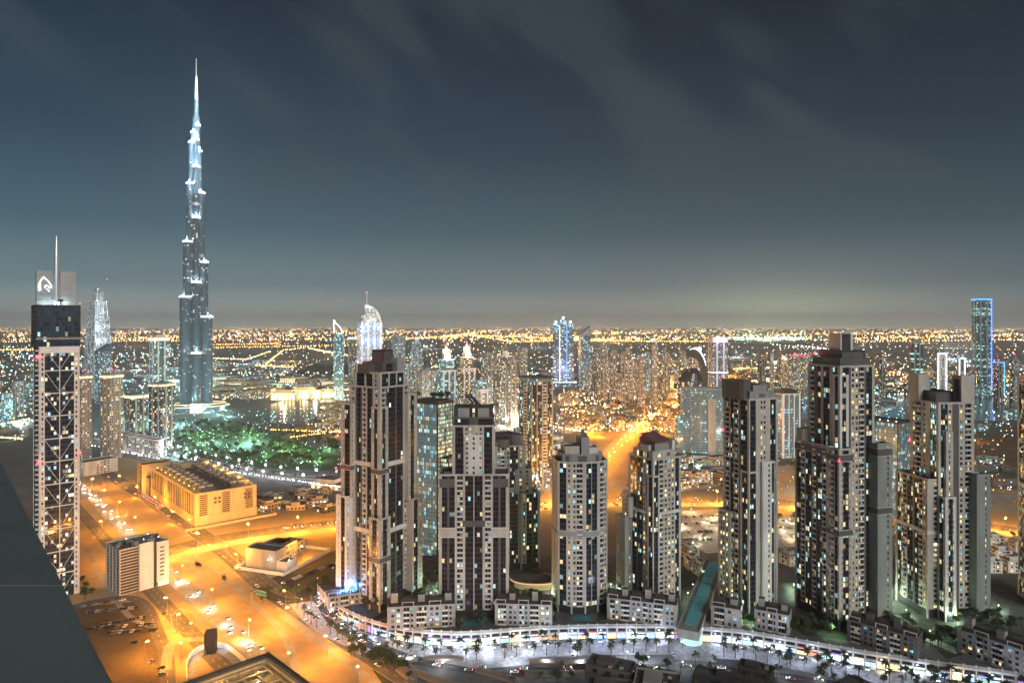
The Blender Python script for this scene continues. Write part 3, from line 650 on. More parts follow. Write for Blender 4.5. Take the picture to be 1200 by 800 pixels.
# --- tower with the sloping roof piece, its pink light put into the colour
X, Y = xat(767, 476), 476
T = Tower('apartment_tower', 'two toned tower with a sloping red roof and a lower plain wing', 'tower', X, Y, eff=42, group='apartment towers along the retail crescent', z=DK, glass='g_mid', lit=.38)
fR = 'W.6 P2 P2 W.6 P2.2 P2.2 P2.2 W.6 P2 P2 G2.5'
T.mass(rect(-12.6, 12.6, -12.6, 12.6), 0, 108, ['W.6 G2.6 B3 W.5 P2.4 P2.4 P2.4 W.5 G2.6 W.6', 'W1 G4 W1', 'W1', 'W.6 G5 D1 G4 P2 W.6 G4 W.6'], base=5, belts=((68, 1.6),))
T.mass(rect(-13.4, -7.4, -13.4, -7.4), 0, 96, ['G4 W.5', 'W1', 'W1', 'W.5 G4'], dark='brown', base=5)
T.mass(rect(-19, -11.5, 9, 18.5), 0, 62, ['W2 P1 W1', 'W1', 'W1', 'W1 P1 W4 P1 W1'], wall='greygreen', base=4)
T.mass(rect(-16.2, -11, 8, 15.5), 62, 76, ['W1', 'W1', 'W1', 'W1 P2 W1'], wall='beige')
T.mass(rect(-10.5, 10, -9.8, 10.5), 108, 113, ['W1 P2 W1 P2 W1', 'W1', 'W1', 'W1 G4 W1'], wall='beige')
T.mass(rect(-6, 7, -7, 8), 113, 119, ['W1', 'W1', 'W1', 'W1'], wall='grey', parapet=0)
b = MB(); b.prism(rect(-6.5, 7.5, -7.5, 8.5), 119, 120.2, 0, top=rect(-6.5, 7.5, -7.5, 8.5)); b.prism(rect(-6.5, 7.5, -7.5, 8.5), 120.2, 125, 0, 0, top=[(-6.5, 2), (7.5, 6), (7.5, 8.5), (-6.5, 8.5)]); b.build('sloping_roof', M['brown_red'], T.t)
T.solid(7.6, 10, -9.4, -3, 113, 121, 'pale', 'roof_fin'); T.solid(-10, -7.6, -5, 6, 113, 118, 'beige', 'roof_fin')
T.redlamp(-7, 7, 123, 700); T.done()
# --- tower with blank pier and box crown
X, Y = xat(879, 471), 471
T = Tower('apartment_tower', 'slim tower with a long blank beige pier and a taupe box crown', 'tower', X, Y, eff=43, group='apartment towers along the retail crescent', z=DK, glass='g_mid', lit=.38)
T.mass(rect(-12.6, 12.6, -12.6, 12.6), 0, 149, ['G3 W2.2 P1.6 P1.6 W2.2 G3 W.5', 'W1 G4 W1', 'W1', 'W.5 B3 W.6 G2 B3 W.5 D1 G4 W.6'], base=5)
T.mass(rect(-3, 8.2, -14.6, -12), 0, 104, ['W3 P2.2 W1 G1.6', 'W1', 'W1', 'W1'], wall='pale', base=4)
T.mass(rect(-14.2, -6, -14.2, -6), 0, 98, ['G4 W1', 'W1', 'W1', 'W.5 G4 W.5'], dark='brown', base=4)
T.mass(rect(-15.2, -10, 3, 14.6), 0, 66, ['P2', 'W1', 'W1', 'W.6 P2 P2 W.6 P2 W.6'], base=4)
T.mass(rect(-10, 11, -10.5, 10), 149, 154, ['W1 P2 W1', 'W1', 'W1', 'W1 G4 W1'], wall='grey')
T.mass(rect(-13.2, -6.6, -8, 13.2), 149, 161.5, ['W1', 'W1', 'W1', 'W1 D5 W1'], wall='taupe', dark='brown')
T.mass(rect(-5, 7, -8, 7), 154, 158, ['W1'], wall='grey')
T.redlamp(-12.8, 12.8, 164, 1500); T.redlamp(-13, 13, 124, 500); T.done()
# --- tallest tower of the right group
X, Y = xat(985, 452), 452
T = Tower('apartment_tower', 'tower with a pale block on its crown and a red lamp on its corner bay', 'tower', X, Y, eff=44, group='apartment towers along the retail crescent', z=DK, glass='g_lit', lit=.42)
fl = 'W.6 B3 W.6 G4 D.8 B3 D1.2 G3 B3 W.6'
T.mass(rect(-14, 14, -14, 14), 0, 172, ['W.8 G3 D1.2 P2 P2 B3 D1 G3 W.6', 'W1 G4 W1', 'W1', 'W.6 B3 D2 G2 W1.6 G4 W1.6 G3 W1'], base=6, belts=())
T.mass(rect(-20.4, -9.6, -20, -9.6), 0, 118, ['W1 P1.6 G5.5 P1.6 W1', 'W1', 'W1', 'W1 P2 B3 W.6 G3 W.5'], base=6, belts=((62, 3.4), (111, 4)), beltm='taupe')
T.mass(rect(-19, -9, -9.2, 20.6), 0, 118, ['W1', 'W1', 'W1', 'W.6 G3 B3 W.6 G4 D.8 B3 D1 G3 B3 W.6'], base=6, belts=((113, 4),), beltm='taupe')
T.mass(rect(-18.4, -9.6, 14, 19.8), 118, 126, ['W1', 'W1', 'W1', 'W1'], wall='beige')
T.mass(rect(9, 21, -21.4, -12), 0, 120, ['W4 P1.2 W1', 'W1', 'W1', 'W1'], wall='greygreen', belts=((74, 4), (113, 4.6)), beltm='taupe', base=6)
T.mass(rect(-12, 12.4, -12.2, 12), 172, 177, ['W1 D2 W1 D2 W1'], wall='taupe')
T.mass(rect(-8, 11, -9, 10), 177, 182, ['D1'], wall='brown')
T.mass(rect(-5.4, 4.6, -5.6, 4.4), 182, 194.5, ['D3 W.3', 'W1', 'W1', 'W1'], wall='pale', dark='brown', parapet=.5)
T.mass(rect(-15, -8, -15, -8.8), 118, 166, ['W1.2 G4 W1.2', 'W1', 'W1', 'W1.2 G4 W1.2'], wall='pale')
T.redlamp(-20.5, -20.1, 111, 900, .9); T.redlamp(-11, 11, 180, 500); T.done()
# --- tower with twin portal frames on its roof
X, Y = xat(1103, 460), 460
T = Tower('apartment_tower', 'tower with two open portal frames on its roof and warm lit lower flats', 'tower', X, Y, eff=40, group='apartment towers along the retail crescent', z=DK, glass='g_lit', lit=.42)
T.mass(rect(-13, 13, -13, 13), 0, 148, ['W.6 G3 P2 D3 P2 W.6 B3 W.6', 'W1 G4 W1', 'W1', 'W.8 P1.6 B3 W1 P1.6 W2.2 G3 W.6'], base=6)
T.mass(rect(-20, -9, -12, 18), 0, 95, ['W1 P1.6 W.8', 'W1', 'W1', 'W.8 G3 P1.6 B3 W.5 G4.5 D1.6 G3 B3 W.6 P1.6 W1'], base=6, belts=((58, 2.2),))
T.mass(rect(-13, -5.2, -19, -10), 0, 84, ['W1 P1.4 G5 P1.4 W1', 'W1', 'W1', 'W1 P2 G4 W1'], base=6, wall='pale')
T.mass(rect(-9, -4, -15, -10), 84, 128, ['W1 P2 W1', 'W1', 'W1', 'W1'])
T.mass(rect(9.6, 19.5, -19, -11), 0, 99, ['W3 P1 W1', 'W1', 'W1', 'W1'], wall='greygreen', base=6)
T.mass(rect(-9.5, 4, -6, 8.5), 148, 155, ['D1'], wall='brown')
for nm, (x0, x1, y0, y1) in (('l', (-13.2, -5, 4.5, 13.2)), ('r', (3.5, 13.2, -13.2, -5.4))):
    b = MB(); zt = 167.5
    b.box(x0, x1, y0, y0 + 1.6, 148.1, zt, 0); b.box(x0, x1, y1 - 1.6, y1, 148.1, zt, 0); b.box(x0, x1, y0 + 1.6, y1 - 1.6, zt - 2.4, zt, 0)
    if nm == 'l': b.box(x0, x0 + 1.2, y0 + 1.6, y1 - 1.6, 148.1, zt - 2.4, 0)
    else: b.box(x1 - 4, x1 - 2.6, y0 + 1.6, y1 - 1.6, 148.1, zt - 2.4, 1)
    b.build('portal_frame', [M['beige'], M['taupe']], T.t)
T.redlamp(-13.2, 13.2, 118, 500); T.redlamp(-20, 18, 100, 300); T.done()
# --- tower cut by the right edge of the photograph
X, Y = xat(1222, 470), 470
T = Tower('apartment_tower', 'dark banded tower cut off by the right edge of the picture', 'tower', X, Y, eff=20, group='apartment towers along the retail crescent', z=DK, glass='g_lit', dark='brown')
T.mass(rect(-10.6, 12, -12, 12), 0, 158, ['W.5 G4 D.8 G4 W.8 B3', 'W1', 'W1', 'W.6 G4 D1 G4 W.6'], base=5)
T.mass(rect(-8, 8, -8, 8), 158, 170, ['W1 G4 W1'], wall='beige'); T.done()
# ------------------------------------------------------------------ braced tower at the left with the emblem on its crown
X, Y = xat(66, 512), 512
T = Tower('braced_tower', 'tall white framed tower with diagonal bracing, a glowing horse head emblem and a spire', 'tower', X, Y, eff=9, wall='pale', dark='dark', glass='g_truss')
hw_, hd = 12.6, 13
T.mass(rect(-hw_, hw_, -hd, hd), 0, 184, ['W.5 P2.0 W.5 G19 W.5 P2.0 W.5', 'G1', 'W1', 'G12 W2'], post=.6, parapet=.5)
mod = 16.6; z = 184.0
fr = (-hw_, -hd, 1, 0, 0, -1)
br = MB()
while z > 14:
    zb = z - mod; xl, xr, xm = 3.4, 2 * hw_ - 3.4, hw_
    br.fbox(fr, xl, xr, -.1, .55, z - .9, z - .25, 0)
    for a in (xl, xr):
        p0 = (-hw_ + a, -hd - .75, z - 1); p1 = (-hw_ + xm, -hd - .75, zb + .2); br.tube([p0, p1], .17, 0, 4)
    z = zb
br.fbox(fr, xm - .25, xm + .25, -.1, .42, 0, 183, 0)
br.fbox(fr, .2, 2 * hw_ - .2, 0, .9, 179.6, 184, 0)
br.build('bracing', M['white'], T.t)
T.mass(rect(-hw_ - 1.2, hw_ + .9, -hd + 1.5, hd), 184, 214, ['G1', 'G1', 'D1', 'G1'], post=.35, postm='dark', wall='dark', glass='g_black', parapet=.9)
b = MB(); b.box(-hw_ - 1.6, hw_ + 1.2, -hd + .9, -hd + 1.4, 189.5, 191, 0); b.build('ledge', M['grey'], T.t)
# left side balconies strip lights
b = MB()
for q in range(48): b.box(-hw_ - 1.9, -hw_ - .02, -hd + 1.6, -hd + 5.5, 12 + q * 3.6, 12.7 + q * 3.6, 0)
b.build('side_fins', M['white'], T.t)
crown = MB(); yc = 0
crown.box(-hw_ + .2, -2.2, yc, yc + 4, 214.2, 240.5, 0); crown.box(2.4, hw_ - .2, yc, yc + 4, 214.2, 240.5, 0); crown.box(-2.2, 2.4, yc + .5, yc + 3.5, 214.2, 228, 0)
for q in range(1, 6): crown.box(-hw_ + .2, -2.2, yc - .03, yc, 214.2 + q * 4.4, 214.28 + q * 4.4, 1); crown.box(2.4, hw_ - .2, yc - .03, yc, 214.2 + q * 4.4, 214.28 + q * 4.4, 1)
crown.build('crown_wall', [M['crown'], M['dark']], T.t)
b = MB(); b.tube([(.1, -.6, 214), (.1, -.6, 236), (.1, -.6, 252), (.1, -.6, 262), (.1, -.6, 267)], [2.0, 2.0, 1.7, 1.0, .2], 0, 12); b.build('spire', M['steel'], T.t)
b = MB(); b.box(-1.9, 2.1, -1.2, .4, 214.3, 229, 0); b.build('spire_base', M['white'], T.t)
# horse head emblem, a flat lit sign on the left slab
em = MB()
def stroke(pts, r):
    P = smooth([(-hw_ + 1.4 + x, yc - .35, 225.4 + z) for x, z in pts], 5); em.tube(P, r * .72, 0, 6)
stroke([(.5, .0), (.1, 3), (.7, 6), (2.0, 8.6), (3.5, 10.6)], .4)
stroke([(3.5, 10.6), (4.0, 9.4), (5.6, 8.0), (7.0, 5.8), (8.2, 3.6)], .36)
stroke([(8.2, 3.6), (7.7, 2.4), (6.8, 2.5), (5.9, 3.7), (4.6, 4.3)], .36)
stroke([(4.6, 4.3), (3.9, 3.4), (4.3, 2.0)], .3); stroke([(5.2, 1.6), (6.2, .7), (6.6, -.4)], .36)
stroke([(1.2, 6.8), (1.2, 4.0), (1.5, .3)], .3)
em.oct((5.0, yc - .3, 231.6), .01, 0)
em.build('emblem', emit('emblem_white', (.85, .97, 1), 3), T.t)
b = MB(); b.tube([(1.6, -6.8, 214.2), (1.6, -6.8, 218)], .25, 0); b.prism(circ(1.6, -6.8, 1.7, 1.0, 14), 217.6, 219.2, 0); b.build('satellite_dish', M['dark'], T.t)
for q in (-8, -3, 1.2, 6): 
    b = MB(); b.box(q - .4, q + .4, -3.2, -2.6, 214.3, 214.9, 0); b.build('floodlight', M['whitelamp'], T.t); pt_light(T.t, (q, -3, 216.4), (.75, .95, 1), 620, .4, 'flood_light')
T.redlamp(hw_ + .6, -hd + 1.6, 216, 200, .6); T.redlamp(-hw_ - 1, -hd - .6, 176, 1200, 1.2); T.redlamp(-hw_ - .4, -hd - .6, 100, 1500, 1.4); T.redlamp(hw_ - .2, -hd - .6, 104, 1500, 1.4)
T.done()
# ------------------------------------------------------------------ supertall stepped tower
X, Y = xat(230, 1620), 1620
M['terrace_glow'] = emit('terrace_glow', (.85, .96, 1), 4)
st = thing('supertall_tower', 'immensely tall needle tower of stepped silvery lobes with floodlit terraces, highest thing in the city', 'skyscraper', (X, Y, 0), -phi(X, Y))
zb = lambda py: H - (py - HY) / F * Y
def lobe(ang, length, w, z0, z1, name='wing_tier'):
    c, s = cos(ang), sin(ang); base = [(0, -w), (length - w, -w)] + [(length - w + w * sin(t * pi / 8), -w * cos(t * pi / 8)) for t in range(1, 8)] + [(length - w, w), (0, w)]
    b = MB(); b.prism([(x * c - y * s, x * s + y * c) for x, y in base], z0, z1, 0, 1, uvw=3.2, uvh=4.0)
    b.build(name, [M['f_spire'], M['steel']], st)
    r = MB(); ps = [(x * c - y * s, x * s + y * c) for x, y in base[1:-1]]
    ps2 = offset([(x * c - y * s, x * s + y * c) for x, y in base], .5)
    r.ring([(x * c - y * s, x * s + y * c) for x, y in base], .6, .3, z1 - .2, z1 + 1.6, 0)
    tr = MB(); tr.ring([(x * c - y * s, x * s + y * c) for x, y in base], .9, .2, z1 - 3.6, z1 - .3, 0); tr.build('terrace_light', M['terrace_glow'], st)
    r.build('terrace_rail', M['steel'], st)
    # slim vertical fins on the rounded end, as on the real cladding
    f = MB()
    for t in range(0, 9):
        fx, fy = length - w + (w + .35) * sin(t * pi / 8), -(w + .35) * cos(t * pi / 8); x, y = fx * c - fy * s, fx * s + fy * c
        f.tube([(x, y, z0), (x, y, z1)], .35, 0, 4, False)
    return (c * (length - 3), s * (length - 3))
LW = [(37, 347), (29.5, 283), (22, 215), (17, 167), (12, 155)]
RW = [(37, 370), (27, 306), (19, 225), (12, 176), (9, 146)]
FW = [(38, 412), (29, 330), (21, 255), (15, 195), (10, 163)]
flood = []
for ang, tiers in ((R(196), LW), (R(-16), RW), (R(270), FW)):
    z0 = 0
    for L_, py in tiers:
        z1 = zb(py); e = lobe(ang, L_, 10 if L_ > 25 else 8 if L_ > 18 else 5.2, z0, z1); flood.append((e[0] * .93, e[1] * .93, z1 + 2, L_)); z0 = z1
b = MB(); b.prism(circ(0, 2, 8.2, n=16), 0, zb(137), 0, 1, uvw=3, uvh=4); b.build('core', [M['f_spire'], M['steel']], st)
b = MB(); b.prism(circ(0, 1, 5, n=14), zb(137), zb(117), 0, 1, uvw=3, uvh=4); b.build('core', [M['f_spire'], M['steel']], st)
b = MB(); b.tube([(0, 0, zb(117)), (0, 0, zb(104)), (0, 0, zb(90)), (0, 0, zb(89)), (0, 0, zb(69))], [3.9, 3.4, 2.4, 1.5, 1.1], 0, 10); b.build('spire', M['white'], st)
for py, r in ((300, 17), (350, 21), (240, 14), (413, 25), (196, 12)):
    b = MB(); 
    for ang, k in ((R(196), 1.5), (R(-16), 1.42), (R(270), 1.3)):
        pass
    b.prism(circ(0, -2, r, n=20), zb(py) - 3.5, zb(py) + 3.5, 0); b.build('mechanical_floor', M['steel'], st)
for x, y, z, L_ in flood:
    b = MB(); b.oct((x, y, z), 1.7, 0, .6); b.build('floodlight', M['whitelamp'], st)
    pt_light(st, (x * 1.04, y * 1.04 - 2, z + 3), (.82, .95, 1), 48000 if z > 450 else 28000, 1.2, 'flood_light')
for k, py in enumerate((128, 142, 160, 172, 186, 205, 220, 122, 112, 100)):
    r = (24, 27, 30, 32, 34, 36, 38, 20, 16, 13)[k]
    for sx in ((-.8, .8) if k < 7 else (.6,)):
        pt_light(st, (sx * r * .6, -r * .8, zb(py)), (.84, .95, 1), 55000 if k < 7 else 45000, 1.2, 'flood_light')
b = MB(); b.prism(circ(0, -20, 72, 40, 30), 0, 11, 0, 1); b.prism(circ(0, -22, 64, 34, 30), 11.2, 17, 0, 1); b.build('podium', [M['f_white'], M['steel']], st)
b = MB(); b.ring(circ(0, -20, 72.4, 40.4, 30), .4, .2, 11, 12.2, 0); b.ring(circ(0, -22, 64, 34, 30), .4, .2, 17, 18, 0); b.build('podium_light_band', M['tube_warm'], st)
b = MB(); b.box(-13, 13, -66, -58, 0, 20, 0); b.build('entrance_pavilion', M['shop_warm'], st)
for q in (-30, -10, 12, 34): pt_light(st, (q, -70, 14), (.7, 1, .95), 15000, 1, 'base_wash_light')  # wash lights added to brighten the tower's lower body
# ------------------------------------------------------------------ floodlit hotel tower with a sail shaped crown
X, Y = xat(433, 2000), 2000
ht = thing('hotel_tower', 'brightly floodlit blue and white hotel tower with a curved sail crown and mast', 'tower', (X, Y, 0), -phi(X, Y) + .25)
zh = lambda py: H - (py - HY) / F * Y
M['f_hotel'] = windows('hotel_facade', (.5, .53, .58), (.10, .16, .32), .34, [(.35, .5, 1), (.85, .92, 1), (.3, .45, 1), (1, .95, .85), (.9, .95, 1)], 1.15, .14, .12, .9, .5, glow=.14)
b = MB(); b.prism(rect(-33, 33, -20, 20), 0, zh(378), 0, 1, uvw=5, uvh=6); b.build('shaft', [M['f_hotel'], M['white']], ht)
for x in (-27, -9, 9, 27): 
    b = MB(); b.box(x - 2.6, x + 2.6, -23, -19.8, 0, zh(376), 0); b.build('pier', M['white'], ht)
    pt_light(ht, (x, -30, zh(400)), (.6, .74, 1), 6000, 2, 'flood_light'); pt_light(ht, (x, -30, zh(383)), (.5, .66, 1), 5000, 2, 'flood_light')
b = MB(); b.prism(rect(-22, 22, -16, 16), zh(378) + .1, zh(369), 0, 1, uvw=6, uvh=6); b.build('shaft', [M['f_white'], M['white']], ht)
for x in (-14, 0, 14): pt_light(ht, (x, -24, zh(374)), (1, .93, .85), 3000, 2, 'flood_light')
prof = [(-15, zh(369)), (-15, zh(357))] + [(-15 + 49 * sin(t * pi / 2 / 9), zh(357) - (zh(357) - zh(378)) * (1 - cos(t * pi / 2 / 9))) for t in range(1, 10)] + [(30, zh(380))] + [(-15 + 43 * sin(t * pi / 2 / 9), zh(361) - (zh(361) - zh(380)) * (1 - cos(t * pi / 2 / 9))) for t in range(9, 0, -1)]
b = MB(); A = [(x, -5, z) for x, z in prof]; B = [(x, 5, z) for x, z in prof]; n = len(prof)
for i in range(n): j = (i + 1) % n; b.face([A[i], A[j], B[j], B[i]], 0)
k = n // 2
b.face(A, 0); b.face(B[::-1], 0); b.build('sail_crown', M['white'], ht)
b = MB(); b.prism(rect(-15, 18, -9, 8), zh(369) + .1, zh(361), 0, 1, uvw=6, uvh=6); b.build('sky_lounge', [M['f_white'], M['tube_white']], ht)
b = MB(); b.tube([(-8, 0, zh(362)), (-8, 0, zh(343.5))], [1.6, .8], 0); b.build('mast', M['white'], ht)
b = MB(); b.oct((-8, 0, zh(343)), 2.2, 0); b.build('warning_light', M['redlamp'], ht)
for q in (-8, 6, 20): pt_light(ht, (q, -26, zh(364)), (.85, .95, 1), 2600, 2, 'flood_light')
# ------------------------------------------------------------------ helper for towers farther off
def far(name, label, px, w, top, Y, mat, d=None, eff=25, style='box', trim='grey', group=None, base=0, uvw=3.4, uvh=3.6, crown=None, red=False, cat='tower'):
    X = xat(px, Y); p = phi(X, Y); e = R(eff); wm = w * Y * cos(p) / F
    d_ = d or .8; a = wm / (cos(e) + d_ * abs(sin(e))); dd = a * d_
    z1 = zat(top, Y); t = thing(name, label, cat, (X, Y, 0), e - p, group); ml = [M[mat], M['roof'], M[trim]]
    def part(nm, pts, z0, z1, mats=None, **k):
        b = MB(); b.prism(pts, z0, z1, 0, 1, bottom=False, uvw=uvw, uvh=uvh, **k); return b.build(nm, mats or ml, t)
    h = z1
    if style == 'box':
        part('shaft', rect(-a / 2, a / 2, -dd / 2, dd / 2), 0, h * .965); part('roof_plant', rect(-a * .3, a * .32, -dd * .3, dd * .28), h * .965, h, [M[trim], M['roof']])
        b = MB(); b.ring(rect(-a / 2, a / 2, -dd / 2, dd / 2), .4, .5, h * .965, h * .965 + 2.4, 0); b.build('parapet', M[trim], t)
        b = MB()
        for sx in (-1, 1): b.box(sx * a * .22 - a * .05, sx * a * .22 + a * .05, -dd / 2 - .9, -dd / 2 + .1, 0, h * .97, 0); b.box(-a / 2 - .9, -a / 2 + .1, sx * dd * .22 - dd * .05, sx * dd * .22 + dd * .05, 0, h * .97, 0)
        b.build('pier', M[trim], t)
    elif style == 'step':
        part('shaft', rect(-a / 2, a / 2, -dd / 2, dd / 2), 0, h * .78); part('shaft', rect(-a * .38, a * .36, -dd * .38, dd * .36), h * .78, h * .92); part('roof_plant', rect(-a * .2, a * .22, -dd * .2, dd * .2), h * .92, h, [M[trim], M['roof']])
        b = MB(); b.ring(rect(-a / 2, a / 2, -dd / 2, dd / 2), .5, .5, h * .78, h * .78 + 2.5, 0); b.ring(rect(-a * .38, a * .36, -dd * .38, dd * .36), .5, .5, h * .92, h * .92 + 2, 0); b.build('parapet', M[trim], t)
        b = MB()
        for sx in (-1, 0, 1): b.box(sx * a * .36 - a * .05, sx * a * .36 + a * .05, -dd / 2 - 1, -dd / 2 + .1, 0, h * .785, 0)
        b.build('pier', M[trim], t)
    elif style == 'round':
        part('shaft', circ(0, 0, a / 2, dd / 2, 20), 0, h * .97); part('roof_plant', circ(0, 0, a * .3, dd * .3, 16), h * .97, h, [M[trim], M['roof']])
        b = MB(); b.ring(circ(0, 0, a / 2, dd / 2, 20), .4, .4, h * .97, h * .97 + 2, 0); b.build('parapet', M[trim], t)
    elif style == 'slant':
        part('shaft', rect(-a / 2, a / 2, -dd / 2, dd / 2), 0, h * .86)
        b = MB(); q = rect(-a / 2, a / 2, -dd / 2, dd / 2); zt = [h * .87, h, h, h * .87]
        for i in range(4): j = (i + 1) % 4; b.face([(*q[i], h * .86), (*q[j], h * .86), (*q[j], zt[j]), (*q[i], zt[i])], 0)
        b.face([(*q[i], zt[i]) for i in range(4)], 1); b.build('sloping_top', [M[trim], M[trim]], t)
    elif style == 'low':
        part('block', rect(-a / 2, a / 2, -dd / 2, dd / 2), 0, h); b = MB(); b.ring(rect(-a / 2, a / 2, -dd / 2, dd / 2), .3, .3, h, h + 1, 0); b.box(-a * .2, a * .1, -dd * .2, dd * .1, h, h + 2.4, 1); b.build('parapet', [M[trim], M['grey']], t)
    if crown:
        b = MB(); zc = h * .965; b.ring(rect(-a / 2, a / 2, -dd / 2, dd / 2), .9, .2, zc - crown[1], zc, 0); b.build('crown_light', M[crown[0]], t)
    if red:
        b = MB(); b.tube([(0, 0, h), (0, 0, h + 4)], .3, 1); b.oct((0, 0, h + 5), 1.1 * Y / 900, 0); b.build('warning_light', [M['redlamp'], M['dark']], t)
    return t, a, dd, h
# ------------------------------------------------------------------ office buildings and towers between and behind the near ones
X, Y = xat(506, 600), 600
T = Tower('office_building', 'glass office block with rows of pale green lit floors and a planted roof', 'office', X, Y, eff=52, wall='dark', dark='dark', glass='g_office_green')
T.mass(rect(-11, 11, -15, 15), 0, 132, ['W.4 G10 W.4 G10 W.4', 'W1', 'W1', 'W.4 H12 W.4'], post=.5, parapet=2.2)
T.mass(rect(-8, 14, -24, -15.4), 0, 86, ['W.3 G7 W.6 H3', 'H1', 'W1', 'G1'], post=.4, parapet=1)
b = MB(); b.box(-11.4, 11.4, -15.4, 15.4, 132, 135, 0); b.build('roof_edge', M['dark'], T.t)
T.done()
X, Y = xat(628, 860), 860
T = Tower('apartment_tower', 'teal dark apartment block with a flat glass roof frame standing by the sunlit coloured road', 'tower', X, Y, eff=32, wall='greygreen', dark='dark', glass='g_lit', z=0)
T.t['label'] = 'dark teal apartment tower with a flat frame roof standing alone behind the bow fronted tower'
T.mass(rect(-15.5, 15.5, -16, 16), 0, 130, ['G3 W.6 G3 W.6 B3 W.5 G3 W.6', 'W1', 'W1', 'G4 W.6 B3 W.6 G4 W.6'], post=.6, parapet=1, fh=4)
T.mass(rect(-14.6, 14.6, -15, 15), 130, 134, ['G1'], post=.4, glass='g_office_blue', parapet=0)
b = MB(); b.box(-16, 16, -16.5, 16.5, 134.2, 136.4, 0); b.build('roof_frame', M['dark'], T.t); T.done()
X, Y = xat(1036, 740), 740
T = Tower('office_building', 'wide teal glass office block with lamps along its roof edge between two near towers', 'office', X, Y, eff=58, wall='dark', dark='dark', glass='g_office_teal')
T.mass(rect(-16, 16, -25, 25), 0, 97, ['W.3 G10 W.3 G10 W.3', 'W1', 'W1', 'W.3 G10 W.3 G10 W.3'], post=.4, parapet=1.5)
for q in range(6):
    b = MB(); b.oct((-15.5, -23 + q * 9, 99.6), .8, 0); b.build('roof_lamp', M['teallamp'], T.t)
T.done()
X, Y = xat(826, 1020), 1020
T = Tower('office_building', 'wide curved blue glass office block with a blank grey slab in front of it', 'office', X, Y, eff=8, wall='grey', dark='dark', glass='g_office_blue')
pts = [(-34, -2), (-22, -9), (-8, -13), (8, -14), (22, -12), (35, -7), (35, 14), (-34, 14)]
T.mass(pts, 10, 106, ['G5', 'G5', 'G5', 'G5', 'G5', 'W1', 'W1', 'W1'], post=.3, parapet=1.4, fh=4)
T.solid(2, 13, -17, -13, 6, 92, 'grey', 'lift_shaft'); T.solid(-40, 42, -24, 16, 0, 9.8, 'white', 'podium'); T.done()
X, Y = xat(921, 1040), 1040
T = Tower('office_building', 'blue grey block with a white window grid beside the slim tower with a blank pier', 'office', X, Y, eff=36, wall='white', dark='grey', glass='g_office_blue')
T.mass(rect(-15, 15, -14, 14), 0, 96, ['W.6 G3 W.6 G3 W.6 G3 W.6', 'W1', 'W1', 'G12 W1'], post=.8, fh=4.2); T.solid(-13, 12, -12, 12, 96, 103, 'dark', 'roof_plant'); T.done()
M['f_scaf'] = windows('scaffold_facade', (.36, .38, .40), (.06, .07, .08), .34, [(.9, .97, 1), (.8, .95, 1), (1, .95, .8), (.9, 1, 1), (.7, .9, 1)], 1.5, .16, .2, .85, glow=.03)
def F_(*a, **k): return far('high_rise', *a, **k)
F_('narrow sand coloured block with a warm lit top close beside the braced tower', 100, 15, 437, 1010, 'f_sand', crown=('tube_warm', 3), red=True)
F_('pair of joined sand coloured slabs with warm lit tops and a red lamp', 131, 26, 436, 1030, 'f_sand', eff=40, crown=('tube_warm', 3), style='box', red=True)
F_('dark apartment block with a bright golden lattice top', 160, 27, 461, 1180, 'f_dark', crown=('tube_warm', 4))
F_('tall pale green tower with a lit colonnade crown in front of the needle tower', 186, 24, 392, 1330, 'f_teal', crown=('tube_warm', 5), style='box', trim='pale')
F_('dark green residential slab with a golden roof edge at the lit boulevard', 190, 31, 447, 1100, 'f_dark', eff=52, crown=('tube_warm', 2.5), trim='greygreen')
X, Y = xat(115, 1900), 1900
t = thing('unfinished_tower', 'tapering tower under construction, white lit scaffolding with a bare frame on top', 'tower', (X, Y, 0), -phi(X, Y) + .5)
zu = lambda py: H - (py - HY) / F * Y
for i, (r0, r1, p0, p1, mk) in enumerate(((23, 23, 470, 400, 'f_scaf'), (21.5, 19, 400, 372, 'f_scaf'), (16.5, 14.5, 372, 354, 'f_scaf'), (10.5, 9, 354, 344, 'f_scaf'))):
    b = MB(); b.prism(rect(-r0, r0, -r0, r0), zu(p0), zu(p1), 0, 1, False, 4, 4.5, top=rect(-r1, r1, -r1, r1)); b.build('storeys', [M[mk], M['grey']], t)
    b = MB()
    for sx in (-1, -.35, .35, 1):
        b.tube([(sx * r0, -r0 - .8, zu(p0)), (sx * r1, -r1 - .8, zu(p1) + 4)], 1, 0, 4); b.tube([(-r0 - .8, sx * r0, zu(p0)), (-r1 - .8, sx * r1, zu(p1) + 4)], 1, 0, 4)
    b.build('scaffold', M['steel'], t)
b = MB()
for sx in (-1, 1):
    for sy in (-1, 1): b.tube([(sx * 8, sy * 8, zu(345)), (sx * 7.4, sy * 8, zu(337))], 1.0, 0, 4)
for q in range(3): b.ring(rect(-8, 8, -8, 8), .6, .6, zu(344) + q * 6, zu(344) + q * 6 + 1.4, 0)
b.build('bare_frame', M['steel'], t)
for py in (352, 366, 384, 398, 420): pt_light(t, (-14, -34, zu(py)), (.85, .95, 1), 30000, 1, 'site_light')
t = thing('tower_crane', 'luffing tower crane leaning out from the top of the unfinished tower', 'crane', (xat(119, 1900), 1880, zat(343, 1900)))
b = MB(); b.tube([(0, 0, -30), (0, 0, 12)], 1.1, 0, 4); b.build('mast', M['metal'], t)
b = MB(); b.tube([(0, 0, 6), (27, 0, 36)], [1.2, .7], 0, 4); b.tube([(0, 0, 6), (-10, 0, 4)], 1.3, 0, 4); b.build('jib', M['metal'], t)
b = MB(); b.oct((27, 0, 36.5), 1.6, 0); b.build('warning_light', M['redlamp'], t)
